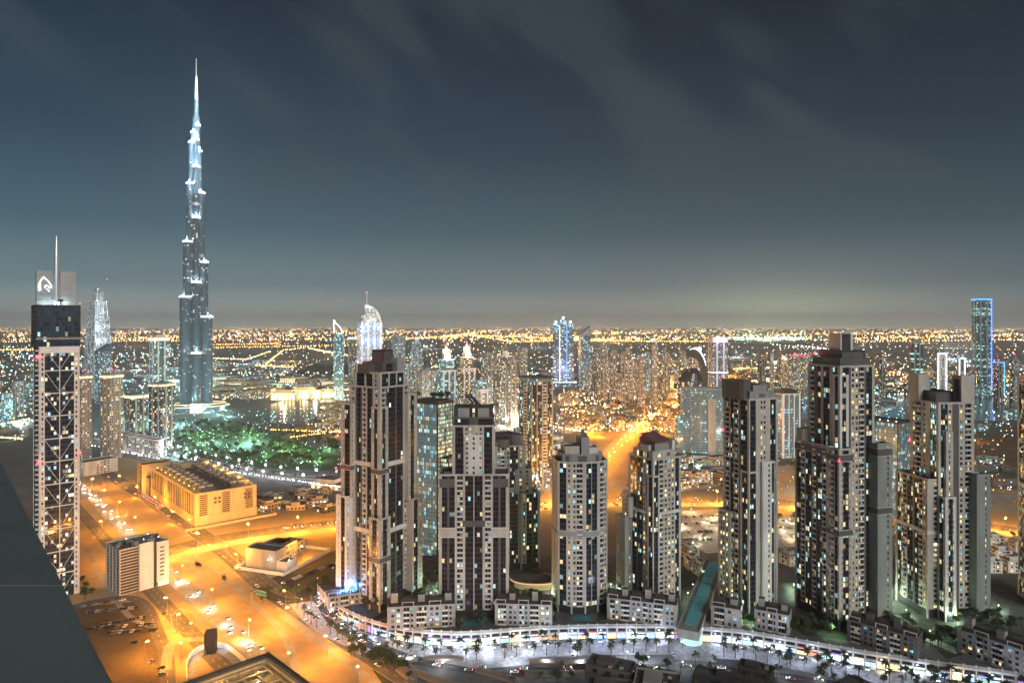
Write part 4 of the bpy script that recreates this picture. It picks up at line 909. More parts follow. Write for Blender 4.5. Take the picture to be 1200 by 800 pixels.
F_('dark blue building with a steep slanted roof beside the unfinished tower', 121, 20, 402, 1750, 'f_blue', style='slant', trim='f_blue', d=.6)
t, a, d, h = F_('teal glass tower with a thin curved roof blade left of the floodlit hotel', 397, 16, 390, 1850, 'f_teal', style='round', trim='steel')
b = MB(); P = [(-a * .48, 0, h), (-a * .5, 0, h + 34), (-a * .3, 0, h + 26), (0, 0, h + 19), (a * .4, 0, h + 2)]; b.tube(smooth(P, 4), 1.2, 0, 5); b.build('roof_blade', M['tube_white'], t); pt_light(t, (0, -14, h + 8), (.6, 1, .95), 60000, 2, 'flood_light')
F_('slim grey tower between the teal tower and the floodlit hotel', 412, 8, 393, 2100, 'f_grey', crown=('tube_white', 4))
F_('grey tower with a lit roof lamp just right of the floodlit hotel', 467, 17, 393, 2050, 'f_blue')
t, a, d, h = F_('dark blue tower with a star bright lamp on its top', 488, 14, 397, 1900, 'f_blue', style='step')
b = MB(); b.tube([(0, 0, h), (0, 0, h + 14)], .7, 1); b.oct((0, 0, h + 16), 4.2, 0); b.build('beacon', [M['teallamp'], M['metal']], t); pt_light(t, (0, -10, h + 18), (.6, 1, .95), 90000, 2, 'beacon_light')
for px, top, lab in ((523, 409, 'white and teal residence with a golden stepped crown, left one of two'), (547, 406, 'white and taupe residence with a golden stepped crown, right one of two')):
    t, a, d, h = F_(lab, px, 25 if px < 530 else 22, top + 5, 1250, 'f_teal' if px < 530 else 'f_warm', style='step', trim='white', group='residences with golden crowns')
    b = MB(); b.prism(rect(-a * .16, a * .16, -a * .16, a * .16), h, h + 8, 0); b.prism(circ(0, 0, a * .1, n=10), h + 8, h + 14, 0, top=circ(0, 0, a * .02, n=10)); b.build('crown', M['tube_warm'], t)
    b = MB(); b.oct((0, 0, h + 16), 1.8, 0); b.build('warning_light', M['redlamp'], t); pt_light(t, (0, -16, h - 6), (1, .7, .4), 22000, 1, 'crown_light')
    b = MB(); b.prism(rect(-a * .75, a * .75, -d * .9, -d * .3), 0, h * .46, 0, 1, uvw=4, uvh=4); b.build('white_base', [M['f_white'], M['roof']], t)
MID = [('grey glazed tower with few lights behind the residences with golden crowns', 571, 14, 413, 1500, 'f_grey', 'box'), ('narrow taupe tower right of the golden crowned residences', 582, 8, 418, 1450, 'f_warm', 'box'),
       ('teal grey tower with a white roof lamp left of the sky bridge trio', 592, 15, 411, 1400, 'f_grey', 'step'), ('low white apartment block in front of the grey glazed tower', 566, 18, 455, 1150, 'f_white', 'box'),
       ('lit pale green block behind the fins of the flat fronted tower', 562, 16, 446, 1200, 'f_teal', 'low'), ('cream apartment block at the foot of the golden crowns', 500, 18, 432, 1320, 'f_white', 'box'),
       ('grey block left of the cream apartments behind the stepped tower', 487, 16, 430, 1400, 'f_grey', 'box'), ('dim slab just behind the planted office roof', 474, 14, 425, 1600, 'f_blue', 'box'),
       ('slender tower with dim windows directly left of the blue lit trio', 613, 10, 408, 1700, 'f_grey', 'box'), ('squat tower with warm windows below the blue lit trio', 600, 14, 420, 1350, 'f_warm', 'box'),
       ('dark curved tower with a sail shaped top right of the blue lit trio', 685, 14, 382, 2100, 'f_blue', 'slant'), ('dark grid tower right of the sail topped one', 706, 13, 403, 1800, 'f_grey', 'box'),
       ('small dark tower hidden between the sail topped and the grid tower', 697, 8, 420, 2000, 'f_dark', 'box'), ('short grid tower with warm windows and stepped top', 735, 16, 407, 1650, 'f_warm', 'step'),
       ('lower brown tower in front of the stepped grid tower', 750, 11, 417, 1560, 'f_warm', 'box'), ('pale upright tower lit from below, tallest of the brown cluster', 767, 9, 403, 1600, 'f_sand', 'box'),
       ('brown tower at the right end of the brown cluster', 778, 10, 408, 1700, 'f_warm', 'step'), ('teal low tower behind the brown cluster', 758, 9, 412, 1900, 'f_teal', 'box'), ('small tower with pale windows left of the brown cluster', 719, 9, 410, 1900, 'f_warm', 'box'),
       ('tall violet lit tower with a white flat crown', 841, 24, 398, 1500, 'f_violet', 'box'), ('dark narrow tower with red lamps near the box crown', 893, 10, 419, 1900, 'f_dark', 'box'), ('slim pale tower lit at the edge beside the dark narrow one', 904, 5, 413, 1900, 'f_white', 'box'),
       ('wide block of flats with a row of red lamps on its roof', 932, 34, 417, 2000, 'f_warm', 'low'), ('brown block behind the wide flats with red lamps', 918, 14, 422, 2300, 'f_dark', 'box'),
       ('teal tower with banded glass behind the tower with portal frames', 1073, 17, 397, 950, 'f_band', 'box'), ('small dark tower across the creek left of the banded teal tower', 1034, 10, 418, 1700, 'f_dark', 'box'),
       ('slim tower outlined with white light', 1103, 12, 414, 1900, 'f_white', 'box'), ('grey tower across the creek right of the outlined tower', 1126, 9, 420, 2100, 'f_grey', 'box'),
       ('tall glass tower with a blue lit edge on the far right', 1150, 23, 350, 1900, 'f_band', 'box'), ('dark tower with red lamps right of the blue edged tower', 1170, 13, 424, 1750, 'f_dark', 'box'),
       ('pale tower by the right margin behind the dark one with red lamps', 1189, 12, 417, 1800, 'f_grey', 'step'), ('low glass block in front of the curved blue office', 797, 12, 487, 1000, 'f_teal', 'low'),
       ('brown tower left of the violet lit tower', 818, 8, 409, 1900, 'f_warm', 'box'), ('small tower far left behind the braced tower', 22, 16, 446, 1500, 'f_grey', 'box'), ('teal office at the left margin', 6, 18, 461, 1350, 'f_teal', 'low')]
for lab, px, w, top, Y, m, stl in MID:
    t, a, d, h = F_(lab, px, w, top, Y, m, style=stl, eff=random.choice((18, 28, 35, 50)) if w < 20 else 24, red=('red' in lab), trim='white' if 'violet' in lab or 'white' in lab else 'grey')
    if 'blue edge' in lab or 'blue lit edge' in lab:
        b = MB(); b.box(a / 2 - .5, a / 2 + 1.5, -d / 2 - 1.5, -d / 2 + .5, 20, h, 0); b.build('edge_light', M['tube_blue'], t)
        b = MB(); b.ring(rect(-a / 2, a / 2, -d / 2, d / 2), 1, .5, h * .985, h, 0); b.build('crown_light', M['tube_blue'], t)
    if 'outlined' in lab:
        for sx in (-1, 1): 
            b = MB(); b.box(sx * a / 2 - 1, sx * a / 2 + 1, -d / 2 - 2, -d / 2, 20, h + 2, 0); b.build('edge_light', M['tube_white'], t)
        b = MB(); b.box(-a / 2, a / 2, -d / 2 - 2, -d / 2, h, h + 2, 0); b.build('edge_light', M['tube_white'], t)
    if 'row of red' in lab:
        for q in range(6):
            b = MB(); b.oct((-a / 2 + a * (q + .5) / 6, -d / 2, h + 4), 2.6, 0); b.build('warning_light', M['redlamp'], t)
    if 'violet' in lab:
        b = MB(); b.box(-a / 2, a / 2, -d / 2, d / 2, h * .97, h + 6, 0); b.build('crown', M['white'], t); b = MB(); b.ring(rect(-a / 2, a / 2, -d / 2, d / 2), .9, .2, h * .575, h * .582, 0); b.build('light_band', M['tube_white'], t); pt_light(t, (0, -d, h), (.9, .8, 1), 12000, 2, 'flood_light')
# trio of columns with blue lit bridges
X, Y = xat(660, 2250), 2250
t = thing('sky_bridge_tower', 'blue lit trio of joined columns with bright star lamps on top', 'tower', (X, Y, 0), -phi(X, Y))
zz = lambda py: H - (py - HY) / F * Y
for x, top in ((-24, 379), (0, 374), (24, 379)):
    b = MB(); b.prism(rect(x - 10.5, x + 10.5, -14, 14), 0, zz(top), 0, 1, uvw=5, uvh=5); b.build('shaft', [M['f_blue'], M['roof']], t)
    b = MB(); b.oct((x, 0, zz(top) + 5), 4.5, 0); b.build('roof_lamp', M['whitelamp'], t)
    pt_light(t, (x, -24, zz(top) + 4), (.7, .9, 1), 40000, 2, 'flood_light')
for x in (-11.5, 11.5):
    b = MB(); b.box(x - 1, x + 1, -13, 13, 20, zz(382), 0); b.build('light_strip', M['tube_white'] if x < 0 else M['tube_blue'], t)
b = MB(); b.prism(rect(-36, 44, -30, 16), 0, 14, 0, 1, uvw=5, uvh=5); b.build('podium', [M['f_blue'], M['tube_white']], t)
pt_light(t, (0, -40, 60), (.3, .45, 1), 140000, 2, 'flood_light')
# crescent-topped tower
X, Y = xat(812, 1400), 1400
t = thing('crescent_tower', 'dark glass tower curling over in a crescent with a bright white arc', 'tower', (X, Y, 0), -phi(X, Y) + .2)
zc = lambda py: H - (py - HY) / F * Y
cx0, z0 = 0.0, zc(437)
ro, ri = 28.0, 19.0
b = MB(); out = [(-cx0 + ro * cos(a_), z0 + ro * 1.85 * sin(a_)) for a_ in [R(q) for q in range(0, 121, 8)]]; inn = [(ri * cos(a_) - 3, z0 + ri * 1.75 * sin(a_)) for a_ in [R(q) for q in range(120, -1, -8)]]
prof = [(28, 0)] + out + inn + [(16, 0)]
A = [(x, -9, z) for x, z in prof]; B = [(x, 9, z) for x, z in prof]
for i in range(len(prof)): j = (i + 1) % len(prof); b.face([A[i], A[j], B[j], B[i]], 0)
m_ = len(out) + 1
for i in range(len(out) - 1):
    k = len(prof) - 2 - i
    for S in (A, B): b.face([S[1 + i], S[2 + i], S[k - 1], S[k]], 0)
for S in (A, B): b.face([S[0], S[1], S[-2], S[-1]], 0)
b.build('crescent_frame', M['dark'], t)
b = MB(); P = [(ro * .93 * cos(a_) - .5, -9.6, z0 + ro * 1.8 * sin(a_)) for a_ in [R(q) for q in range(18, 112, 6)]]; b.tube(P, [.4 + .9 * sin(pi * i / (len(P) - 1)) for i in range(len(P))], 0, 6); b.build('arc_light', M['tube_white'], t)
b = MB(); b.prism(circ(-8, -6, 25, 14, 24), 0, zc(446), 0, 1, uvw=4, uvh=4); top_ = circ(-8, -6, 25, 14, 24)
b.prism(top_, zc(446), zc(437), 0, 1, top=circ(-4, -6, 18, 11, 24)); b.prism(circ(-4, -6, 18, 11, 24), zc(437), zc(431), 0, 1, top=circ(0, -6, 7, 5, 24)); b.build('domed_front', [M['f_dark'], M['dark']], t)
for q in range(14):
    b = MB(); a_ = R(195 + q * 11); b.oct((-8 + 25.5 * cos(a_), -6 + 14.6 * sin(a_), zc(452 + (q * 7) % 11)), 1.1, 0); b.build('facade_lamp', M['bluelamp'], t)
pt_light(t, (-16, -12, zc(424)), (.9, 1, .9), 3000, 2, 'flood_light')
# ------------------------------------------------------------------ retail crescent under the towers
def podium(label, front, back, seed, red=()):
    rnd = random.Random(seed); t = thing('retail_podium', label, 'shop building', (*front[0], 0)); ox, oy = front[0]
    st_ = [(x - ox, y - oy) for x, y, h in along(front, 0, 6.2)]; st_.append((front[-1][0] - ox, front[-1][1] - oy))
    w = MB(); n_s = 0
    for i, (a, c) in enumerate(zip(st_, st_[1:])):
        L = hypot(c[0] - a[0], c[1] - a[1])
        if L < 1: continue
        u = ((c[0] - a[0]) / L, (c[1] - a[1]) / L); fr = (a[0], a[1], u[0], u[1], u[1], -u[0])
        w.fbox(fr, -.35, .35, -.4, .12, 0, 8.4, 0)                     # pier
        w.fbox(fr, .35, L - .35, -1.6, -.05, 4.1, 4.9, 0)               # transom band
        w.fbox(fr, .35, L - .35, -1.6, -.02, 7.2, 8.4, 0); w.fbox(fr, .0, L, -.5, .35, 8.42, 8.9, 4); w.fbox(fr, .36, L - .36, -.12, .04, 8.92, 9.9, 4); w.fbox(fr, -.36, .36, -.3, .2, 8.92, 10.5, 0)
        w.fbox(fr, .35, L - .35, -1.7, -1.2, 4.9, 7.2, 2)              # upper panels
        w.fbox(fr, 1.2, L - 1.2, -1.2, -1.1, 5.3, 6.8, 3)
        w.fbox(fr, L * .5 - .08, L * .5 + .08, -1.6, -1.3, 0, 4.1, 3)
        r = rnd.random(); mk = rnd.choice(['shop_white', 'shop_white', 'shop_white', 'shop_blue', 'shop_blue', 'shop_warm', 'shop_teal', 'shop_teal', 'shop_violet' if r < .4 else 'shop_white', 'shop_red' if r > .5 else 'shop_warm', 'w_dim'])
        s = MB(); s.fquad(fr, .36, L - .36, -1.62, .15, 2.9, 0); s.fquad(fr, .36, L - .36, -1.62, 2.9, 4.1, 1)
        s.fbox(fr, .36, L - .36, -1.64, -1.55, 2.82, 3.0, 2); s.build('shopfront', [M[mk], M[mk] if r > .3 else M['g_dark'], M['dark']], t)
        if rnd.random() < .6:
            s = MB(); k = rnd.uniform(.5, .8); s.fbox(fr, L * (.5 - k / 2), L * (.5 + k / 2), -.04, .12, 4.2, 4.85, 0); s.build('shop_sign', M[rnd.choice(['tube_white', 'tube_white', 'shop_red', 'shop_blue', 'tube_warm', 'shop_violet'])], t)
        if rnd.random() < .25:
            s = MB(); s.fbox(fr, .5, L - .5, .13, 1.7, 3.6, 3.8, 0); s.build('awning', M[rnd.choice(['canopy', 'dark', 'sign_green'])], t)
        if i % 3 == 1:
            mx, my = a[0] + u[0] * L / 2 + u[1] * 3.2, a[1] + u[1] * L / 2 - u[0] * 3.2
            col = {'shop_blue': (.45, .62, 1), 'shop_violet': (.5, .42, 1), 'shop_warm': (1, .82, .55)}.get(mk, (.68, .82, 1))
            pt_light(t, (mx, my, 3.4), col, 2400, .6, 'shop_light')
    w.build('facade', [M['beige'], M['white'], M['taupe'], M['w_dark'], M['housewall']], t)
    d = MB(); P = list(front) + back; d.face([(x - ox, y - oy, DK - .02) for x, y in P], 0)
    for a, c in zip(P[len(front) - 1:], P[len(front):] + [P[0]]): d.face([(a[0] - ox, a[1] - oy, 0), (c[0] - ox, c[1] - oy, 0), (c[0] - ox, c[1] - oy, DK), (a[0] - ox, a[1] - oy, DK)], 1)
    d.build('garden_deck', [M['deck'], M['greygreen']], t); return t
podium('long curving row of lit shops under the towers, left of the glass roofed bridge', FRONT, [at(797, 720, DK), at(795, 655, DK), at(690, 650, DK), at(500, 650, DK), at(400, 655, DK), at(386, 680, DK)], 3)
podium('curving row of lit shops under the towers, right of the glass roofed bridge', FRONT2, [at(1290, 700, DK), at(1200, 672, DK), at(1040, 680, DK), at(850, 680, DK), at(826, 730, DK)], 5)
def dxy(px, py): return at(px, py, DK)
deck = lambda name, pix, mat, z=.03: psheet(name, [(a, c, DK) for a, c in pix], mat, DK + z)
deck('garden_bed', [(430, 728), (470, 704), (500, 706), (492, 722), (452, 723)], M['soil']); deck('garden_bed', [(598, 706), (612, 690), (650, 694), (652, 728), (576, 730)], M['soil']); deck('garden_bed', [(700, 712), (728, 700), (735, 722), (700, 727)], M['soil'])
deck('garden_bed', [(925, 730), (1000, 735), (1012, 752), (940, 743)], M['soil']); deck('garden_bed', [(1075, 742), (1160, 730), (1200, 745), (1110, 772)], M['soil']); deck('garden_bed', [(846, 720), (892, 722), (894, 731), (850, 730)], M['lawn'])
deck('garden_path', [(496, 716), (519, 688), (528, 690), (524, 718)], M['paving'], .05); deck('garden_path', [(798, 738), (838, 668), (852, 670), (838, 735)], M['paving'], .05); deck('garden_path', [(1080, 748), (1086, 744), (1128, 762), (1120, 766)], M['paving'], .06); deck('garden_path', [(655, 706), (648, 690), (600, 692), (598, 700)], M['paving'], .06)
deck('pool', [(536, 727), (566, 727), (566, 733), (538, 733)], M['poolwater'], .07); deck('pool', [(670, 722), (692, 721), (693, 727), (672, 727)], M['poolwater'], .07)
# town houses on the deck, right above the shops
def house(px, w, py, zt, label, eff, plan=2, roof='rooftile', wall='housewall', lit=.22):
    x, y = dxy(px, py); wm = w * y / F
    T = Tower('terrace_house', label, 'house', x, y, eff=eff, wall=wall, dark='taupe', glass='g_mid', lit=lit, fh=3.4, z=DK, group='terrace houses above the shops')
    h = zt; n = max(2, round(wm / 8)); sp = ' '.join(['W.7 B4', 'W.7 P2 P2', 'W.7 B2.4 P1.6'][(q + plan) % 3] for q in range(n)) + ' W.7'
    T.mass(rect(-wm / 2, wm / 2, -6, 6), 0, h * .68, [sp, 'W1 P2 W1 P2 W1', 'W1', 'W1 P2 W1 P2 W1'], post=.5, roof=roof, parapet=.9)
    k = wm / n; z0 = h * .68 + .2
    b = MB(); b.prism(rect(-wm / 2 + .4, wm / 2 - .4, -3.0, 5.9), z0, z0 + 3.0, 0, 0, top=rect(-wm / 2 + 2.2, wm / 2 - 2.2, .2, 4.4)); b.build('pitched_roof', M[roof], T.t)
    for q in range(n):
        a = -wm / 2 + wm * (q + .5) / n
        if (q + plan) % 2: T.solid(a - k * .26, a + k * .24, -1.6, 2.6, z0 + .3, h * (.98 if q % 3 else 1.06), wall, 'roof_room', 'roof')
        else:
            T.solid(a - k * .4, a + k * .36, -1.0, 3.4, z0 + .3, z0 + 3.6, 'rooftile', 'roof_room', 'roof')
            b = MB()
            for sx in (-1, 1): b.box(a + sx * k * .42 - .18, a + sx * k * .42 + .18, -5.6, -5.2, z0, z0 + 2.7, 0)
            b.box(a - k * .46, a + k * .46, -5.65, -5.15, z0 + 2.7, z0 + 3.1, 0); b.build('pergola', M['beige'], T.t)
    return T.done()
house(408, 50, 705, 10, 'corner house with blue floodlights on its roof at the left end of the shop row', 10)
bl = bpy.data.objects['terrace_house']
for q in (-6, 3):
    b = MB(); b.oct((q, -3, 8.4), .6, 0); b.build('floodlight', M['bluelamp'], bl); pt_light(bl, (q, -3.5, 10.8), (.1, .38, 1), 9000, .4, 'blue_roof_light')
house(494, 78, 731, 20, 'long terrace house with dark tiled roofs between the stepped and the flat fronted tower', 0, 1)
house(614, 66, 728, 19, 'terrace house with two white chimney rooms right of the flat fronted tower', -3, 0)
house(753, 80, 725, 19, 'terrace house with a lit middle bay below the tower with the red roof', -6, 2)
house(852, 33, 730, 17, 'small terrace house with lit green garden beside the glass roofed bridge', -8, 0)
house(906, 38, 736, 17, 'small framed terrace house in front of the slim tower', -8, 1)
house(1036, 74, 758, 18, 'terrace house of framed balconies below the tallest right tower', -14, 0, wall='taupe')
house(1174, 84, 777, 19, 'terrace house of framed balconies at the right edge', -20, 1, wall='grey')
# low villas beyond the towers on the right and in the middle
def villa(px, py, w, h, label, group, eff=30):
    x, y = at(px, py); T = Tower('villa', label, 'house', x, y, eff=eff, wall='pale', lit=.3, fh=3.2, group=group)
    k = w * y / F / 2; T.mass(rect(-k, k, -6, 6), 0, h, ['W1 P2 W1 P2 B3 W1', 'W1 P2 P2 W1', 'W1', 'W1 P2 P2 W1'], post=.5, parapet=.7, roof='rooftile'); T.mass(rect(-k * .5, k * .4, -3, 4), h, h + 3, 'W1', roof='rooftile', parapet=.5)
    for q in range(2): pt_light(T.t, ((q - .5) * k, -9, 3), (1, .8, .5), 160, .3, 'porch_light')
    return T.done()
for i, (px, py) in enumerate(((1172, 655), (1186, 668), (1165, 640), (1195, 645), (1160, 668))): villa(px, py, 18, 9, 'white villa in the small estate by the lawn at the right edge', 'villas by the lawn')
for i, (px, py) in enumerate(((812, 665), (822, 672), (808, 652), (925, 660), (1066, 660), (1078, 668))): villa(px, py, 16, 8, 'white villa glimpsed between the near towers', 'villas between the towers', 20 + i * 9)
# pavilion with warm lit eaves
x, y = dxy(628, 688); t = thing('pavilion', 'low round pavilion with dark roof and warm lit eaves between two towers', 'pavilion', (x, y, DK))
b = MB(); b.prism(circ(0, 4, 19, 13, 28), 5.2, 6.6, 0); b.prism(circ(0, 4, 14, 9, 28), 6.6, 9.5, 0, top=circ(0, 4, 4, 3, 28)); b.build('roof', M['roof'], t)
b = MB(); b.prism(circ(0, 4, 16, 10.5, 28), 0, 5.2, 0); b.build('wall', M['sandwall'], t)
b = MB(); b.ring(circ(0, 4, 18.8, 12.8, 28), .3, .1, 5.0, 5.9, 0); b.build('eaves_light', emit('eaves_glow', (1, .5, .25), .55), t)
for q in (-12, -4, 4, 12): pt_light(t, (q, -13, 4), (1, .82, .5), 320, .4, 'eaves_lamp')
# covered bridge with glass roof lights
p0 = Vq = dxy(838, 664); p1 = dxy(808, 742); t = thing('covered_bridge', 'grey covered bridge with a row of teal lit roof lights between the two shop rows', 'bridge', (*p1, 0))
dx, dy = p0[0] - p1[0], p0[1] - p1[1]; Lb = hypot(dx, dy); fr = (0, 0, dx / Lb, dy / Lb, dy / Lb, -dx / Lb)
b = MB(); b.fbox(fr, -6, Lb, -6.5, 6.5, DK - 1, DK + 4.5, 0); b.fbox(fr, -6.3, Lb, 6.52, 7.1, DK + 3.5, DK + 5.3, 1); b.fbox(fr, -6.3, Lb, -7.1, -6.52, DK + 3.5, DK + 5.3, 1); b.build('deck_roof', [M['greygreen'], M['grey']], t)
for q in range(5):
    b = MB(); a = 2 + q * (Lb - 4) / 5; b.fbox(fr, a, a + (Lb - 4) / 5 - 4, -3.6, 3.6, DK + 4.51, DK + 5.4, 0)
    o = b.build('roof_light', emit('roof_light_teal', (.14, .50, .52), .09) if q == 0 else bpy.data.materials['roof_light_teal'], t)
    g = MB()
    for e in range(4): g.fbox(fr, a + e * ((Lb - 4) / 5 - 4) / 3 - .12, a + e * ((Lb - 4) / 5 - 4) / 3 + .12, -3.8, 3.8, DK + 5.4, DK + 5.6, 0)
    g.build('frame', M['metal'], o)
# rounded end pavilion of the shop row at the bridge
x, y = at(806, 754); t = thing('entrance_rotunda', 'rounded white glass entrance at the end of the shop row beside the bridge', 'entrance', (x + 3, y + 3, 0))
b = MB(); b.prism(circ(0, 0, 7.5, n=22), 8.6, 10.4, 0); b.build('roof', M['white'], t)
b = MB(); b.prism(circ(0, 0, 6.6, n=22), .1, 8.6, 0); b.build('glass_wall', M['shop_teal'], t)
for q in range(11): 
    b = MB(); a = 2 * pi * q / 11; b.tube([(7 * cos(a), 7 * sin(a), 0), (7 * cos(a), 7 * sin(a), 8.6)], .2, 0, 5); b.build('column', M['white'], t)
# ------------------------------------------------------------------ sand coloured plant building on the junction
x, y = at(228, 617); ang = atan2(.66, .75)
T = Tower('cooling_plant', 'large sand coloured plant building with rows of dark recesses and lamplit rooftop machinery', 'building', x, y, rot=ang, wall='sandwall', dark='taupe', glass='g_flat', fh=6)
LP, DP = 62, 165
sp1 = 'W2 V5 W1.4 V5 W12 V7 W10 V5 W1.4 V5 W2'
T.mass(rect(0, LP, 0, DP), 0, 9, 'W1', post=1.2, parapet=0)
T.mass(rect(.3, LP - .3, .3, DP - .3), 9, 30, ['W2.5 V6 W3 W2 W6 V6 W7 W5 V6 W2', 'W3 V8 W3 V8 W3', 'W1', 'W2 ' + ' '.join(['G4.4 W1 G4.4 W1 G4.4 W2.4 V8 W2.4'] * 5)], post=1.2, parapet=2.4)
for q, (a, z) in enumerate(((20, 25), (20, 21), (24, 25), (24, 21), (50, 25), (50, 21), (54, 25), (54, 21))): T.w.box(a - 1.3, a + 1.3, -.02, .6, z - 1.2, z + 1.2, MI['dark'])
T.w.box(-.3, LP + .3, -.4, .3, 8.6, 9.4, MI['sandwall']); T.w.box(-.4, .25, .4, DP, 8.6, 9.4, MI['sandwall'])
T.mass(rect(-6, 26, DP + 14, DP + 36), 0, 33, ['W1', 'W1', 'W1', 'W2 G6 W2 G8 W2'], parapet=2)
T.mass(rect(-2, 24, DP + .5, DP + 13.5), 0, 20, 'W1', parapet=1, wall='taupe')
rnd = random.Random(4)
for r_ in range(2):
    for q in range(9):
        a, c = (10 if r_ == 0 else 40), 14 + q * 16
        b = MB(); b.box(a, a + 15, c, c + 12, 30.0, 33.4 + rnd.random(), 0)
        for e in (3.8, 11.2):
            b.prism(circ(a + e, c + 6, 3.2, n=14), 33.6, 36, 1, 2)
        b.build('cooling_unit', [M['taupe'], M['metal'], M['dark']], T.t)
for q in range(9):
    b = MB(); b.tube([(3, 12 + q * 17, 30), (3, 12 + q * 17, 35)], .12, 1); b.oct((3, 12 + q * 17, 35.2), .55, 0); b.build('roof_lamp', [M['sodium'], M['dark']], T.t); pt_light(T.t, (4.5, 12 + q * 17, 36.5), (1, .5, .1), 7000, .4, 'roof_lamp_light')
for q in range(6):
    b = MB(); b.tube([(LP - 5, 12 + q * 26, 30), (LP - 5, 12 + q * 26, 35)], .12, 1); b.oct((LP - 5, 12 + q * 26, 35.2), .55, 0); b.build('roof_lamp', [M['sodium'], M['dark']], T.t); pt_light(T.t, (LP - 6, 12 + q * 26, 36.5), (1, .5, .1), 7000, .4, 'roof_lamp_light')
T.w.box(LP - 9, LP - 2, 20, 130, 30, 35, MI['sandwall']); T.w.box(20, 60, DP - 16, DP - 4, 30, 36, MI['sandwall'])
T.done()
b = MB(); q = [(x, y)]
t = thing('boundary_wall', 'low sand coloured wall round the foot of the plant building', 'wall', (x, y, 0), ang)
b.ring(rect(-12, LP + 16, -12, DP + 4), .3, .3, 0, 2.6, 0); b.build('masonry', M['sandwall'], t)
# ------------------------------------------------------------------ white office with slatted side, below the braced tower
x, y = at(150, 692); T = Tower('office_building', 'white office block with slatted car park floors and roof machinery beside the braced tower', 'office', x, y + 12, eff=20, wall='beige', dark='dark', fh=3.6)
T.mass(rect(-17, 17, -14, 14), 0, 33, ['V11 W.01', 'W1', 'W1', 'V3 W.8 V3 W.8 V3 W.8 V3 W.8'], post=.8, parapet=1)
T.solid(-3.5, 6.5, -15.2, -13, 0, 35.5, 'pale', 'stair_tower'); T.solid(8.8, 17.6, -15.6, -11, 3.5, 34, 'pale', 'plain_block'); T.solid(6.6, 8.7, -14.3, -12, 0, 34, 'dark', 'slot')
for q in range(8): T.w.box(11, 14, -15.72, -15.5, 8 + q * 3, 9 + q * 3, MI['dark'])
b = MB(); b.box(10.5, 17.4, -15, -11, 0, 3.2, 0); b.build('lit_entrance', M['shop_warm'], T.t)
for q in range(20):
    a, c = rnd.uniform(-16, 15), rnd.uniform(-11, 12); k = rnd.uniform(.8, 2.2); T.solid(a, a + k * 1.4, c, c + k, 33.05, 34 + k, rnd.choice(['metal', 'dark', 'grey', 'metal']), 'roof_unit')
for a, c in ((2, -8), (12, -10), (-6, 4), (9, 3)):
    b = MB(); b.oct((a, c, 36.4), .4, 0); b.tube([(a, c, 33), (a, c, 36)], .08, 1); b.build('roof_lamp', [M['whitelamp'], M['dark']], T.t); pt_light(T.t, (a, c, 37.4), (.85, 1, .8), 500, .3, 'roof_lamp_light')
T.done()
# ------------------------------------------------------------------ low warehouse at the junction
x, y = at(333, 660); T = Tower('depot', 'low grey depot of joined halls with dark roofs inside a white yard wall', 'building', x, y, eff=52, wall='grey', dark='grey', fh=4)
T.mass(rect(-16, -2, -4, 26), 0, 15, ['W1', 'W1', 'W1', 'W1'], parapet=.8, post=.5); T.mass(rect(-1.9, 20, 2, 24), 0, 13, ['W1 P2 P2 P2 P2 P2 P2 P2 W1', 'W1 G5 W1', 'W1', 'W1'], parapet=.8, post=.5); T.mass(rect(20.1, 34, 4, 22), 0, 10, ['W1 P2 W1 P2 W1', 'W1', 'W1', 'W1'], parapet=.8, post=.5)
T.mass(rect(-15, -2.2, -14, -4.2), 0, 7, 'W1', parapet=.6, post=.4, wall='pale')
for q in range(6): T.solid(rnd.uniform(0, 15), rnd.uniform(16, 18), rnd.uniform(5, 12), rnd.uniform(13, 20), 13.05, 14.5, 'dark', 'roof_unit')
for a, c in ((-12, -12.5), (-18, 4)):
    b = MB(); b.oct((a, c - 2, 8.6), .5, 0); b.build('wall_lamp', M['teallamp'], T.t); pt_light(T.t, (a, c - 3.4, 9), (.6, 1, .95), 420, .3, 'wall_lamp_light')
T.w.ring(rect(-24, 40, -18, 30), .25, .25, 0, 2.6, MI['white']); T.done()
# ------------------------------------------------------------------ lit open roof at the bottom edge
P0 = at(313, 766, 40); a1 = atan2(-26, 26)
t = thing('roof_courtyard', 'dark edged square building top lit orange from inside at the bottom edge', 'building', (*P0, 0), a1)
b = MB(); b.ring([(0, 0), (0, -46), (46, -46), (46, 0)][::-1], .01, 1.6, 0, 40, 0); b.build('wall', M['brown'], t)
b = MB(); b.face([(1, -1, 35), (45, -1, 35), (45, -45, 35), (1, -45, 35)], 0); b.build('court_floor', M['sandwall'], t)
b = MB(); b.ring([(1.6, -1.6), (1.6, -44.4), (44.4, -44.4), (44.4, -1.6)][::-1], .01, 1.6, 35, 38.6, 0); b.build('inner_gallery', M['sandwall'], t)
for q in range(7):
    b = MB(); b.box(4 + q * 6, 4.5 + q * 6, -42, -4, 37.4, 38.1, 0); b.build('steel_beam', M['sandwall'], t)
    b = MB(); b.box(3.4, 42.6, -4.5 - q * 6, -4 - q * 6, 37.3, 37.9, 0); b.build('steel_beam', M['sandwall'], t)
for a, c in ((12, -10), (30, -10), (10, -26), (28, -28)):
    b = MB(); b.oct((a, c, 39.2), .42, 0); b.tube([(a, c, 35), (a, c, 38.8)], .08, 1); b.build('court_lamp', [M['sodium'], M['dark']], t); pt_light(t, (a, c, 40), (1, .6, .2), 2600, .3, 'court_light')
for q in range(5):
    b = MB(); b.box(6 + q * 7, 10 + q * 7, -9 - q * 5, -6 - q * 5, 35.0, 36.8, 0); b.build('roof_unit', M['metal'], t)
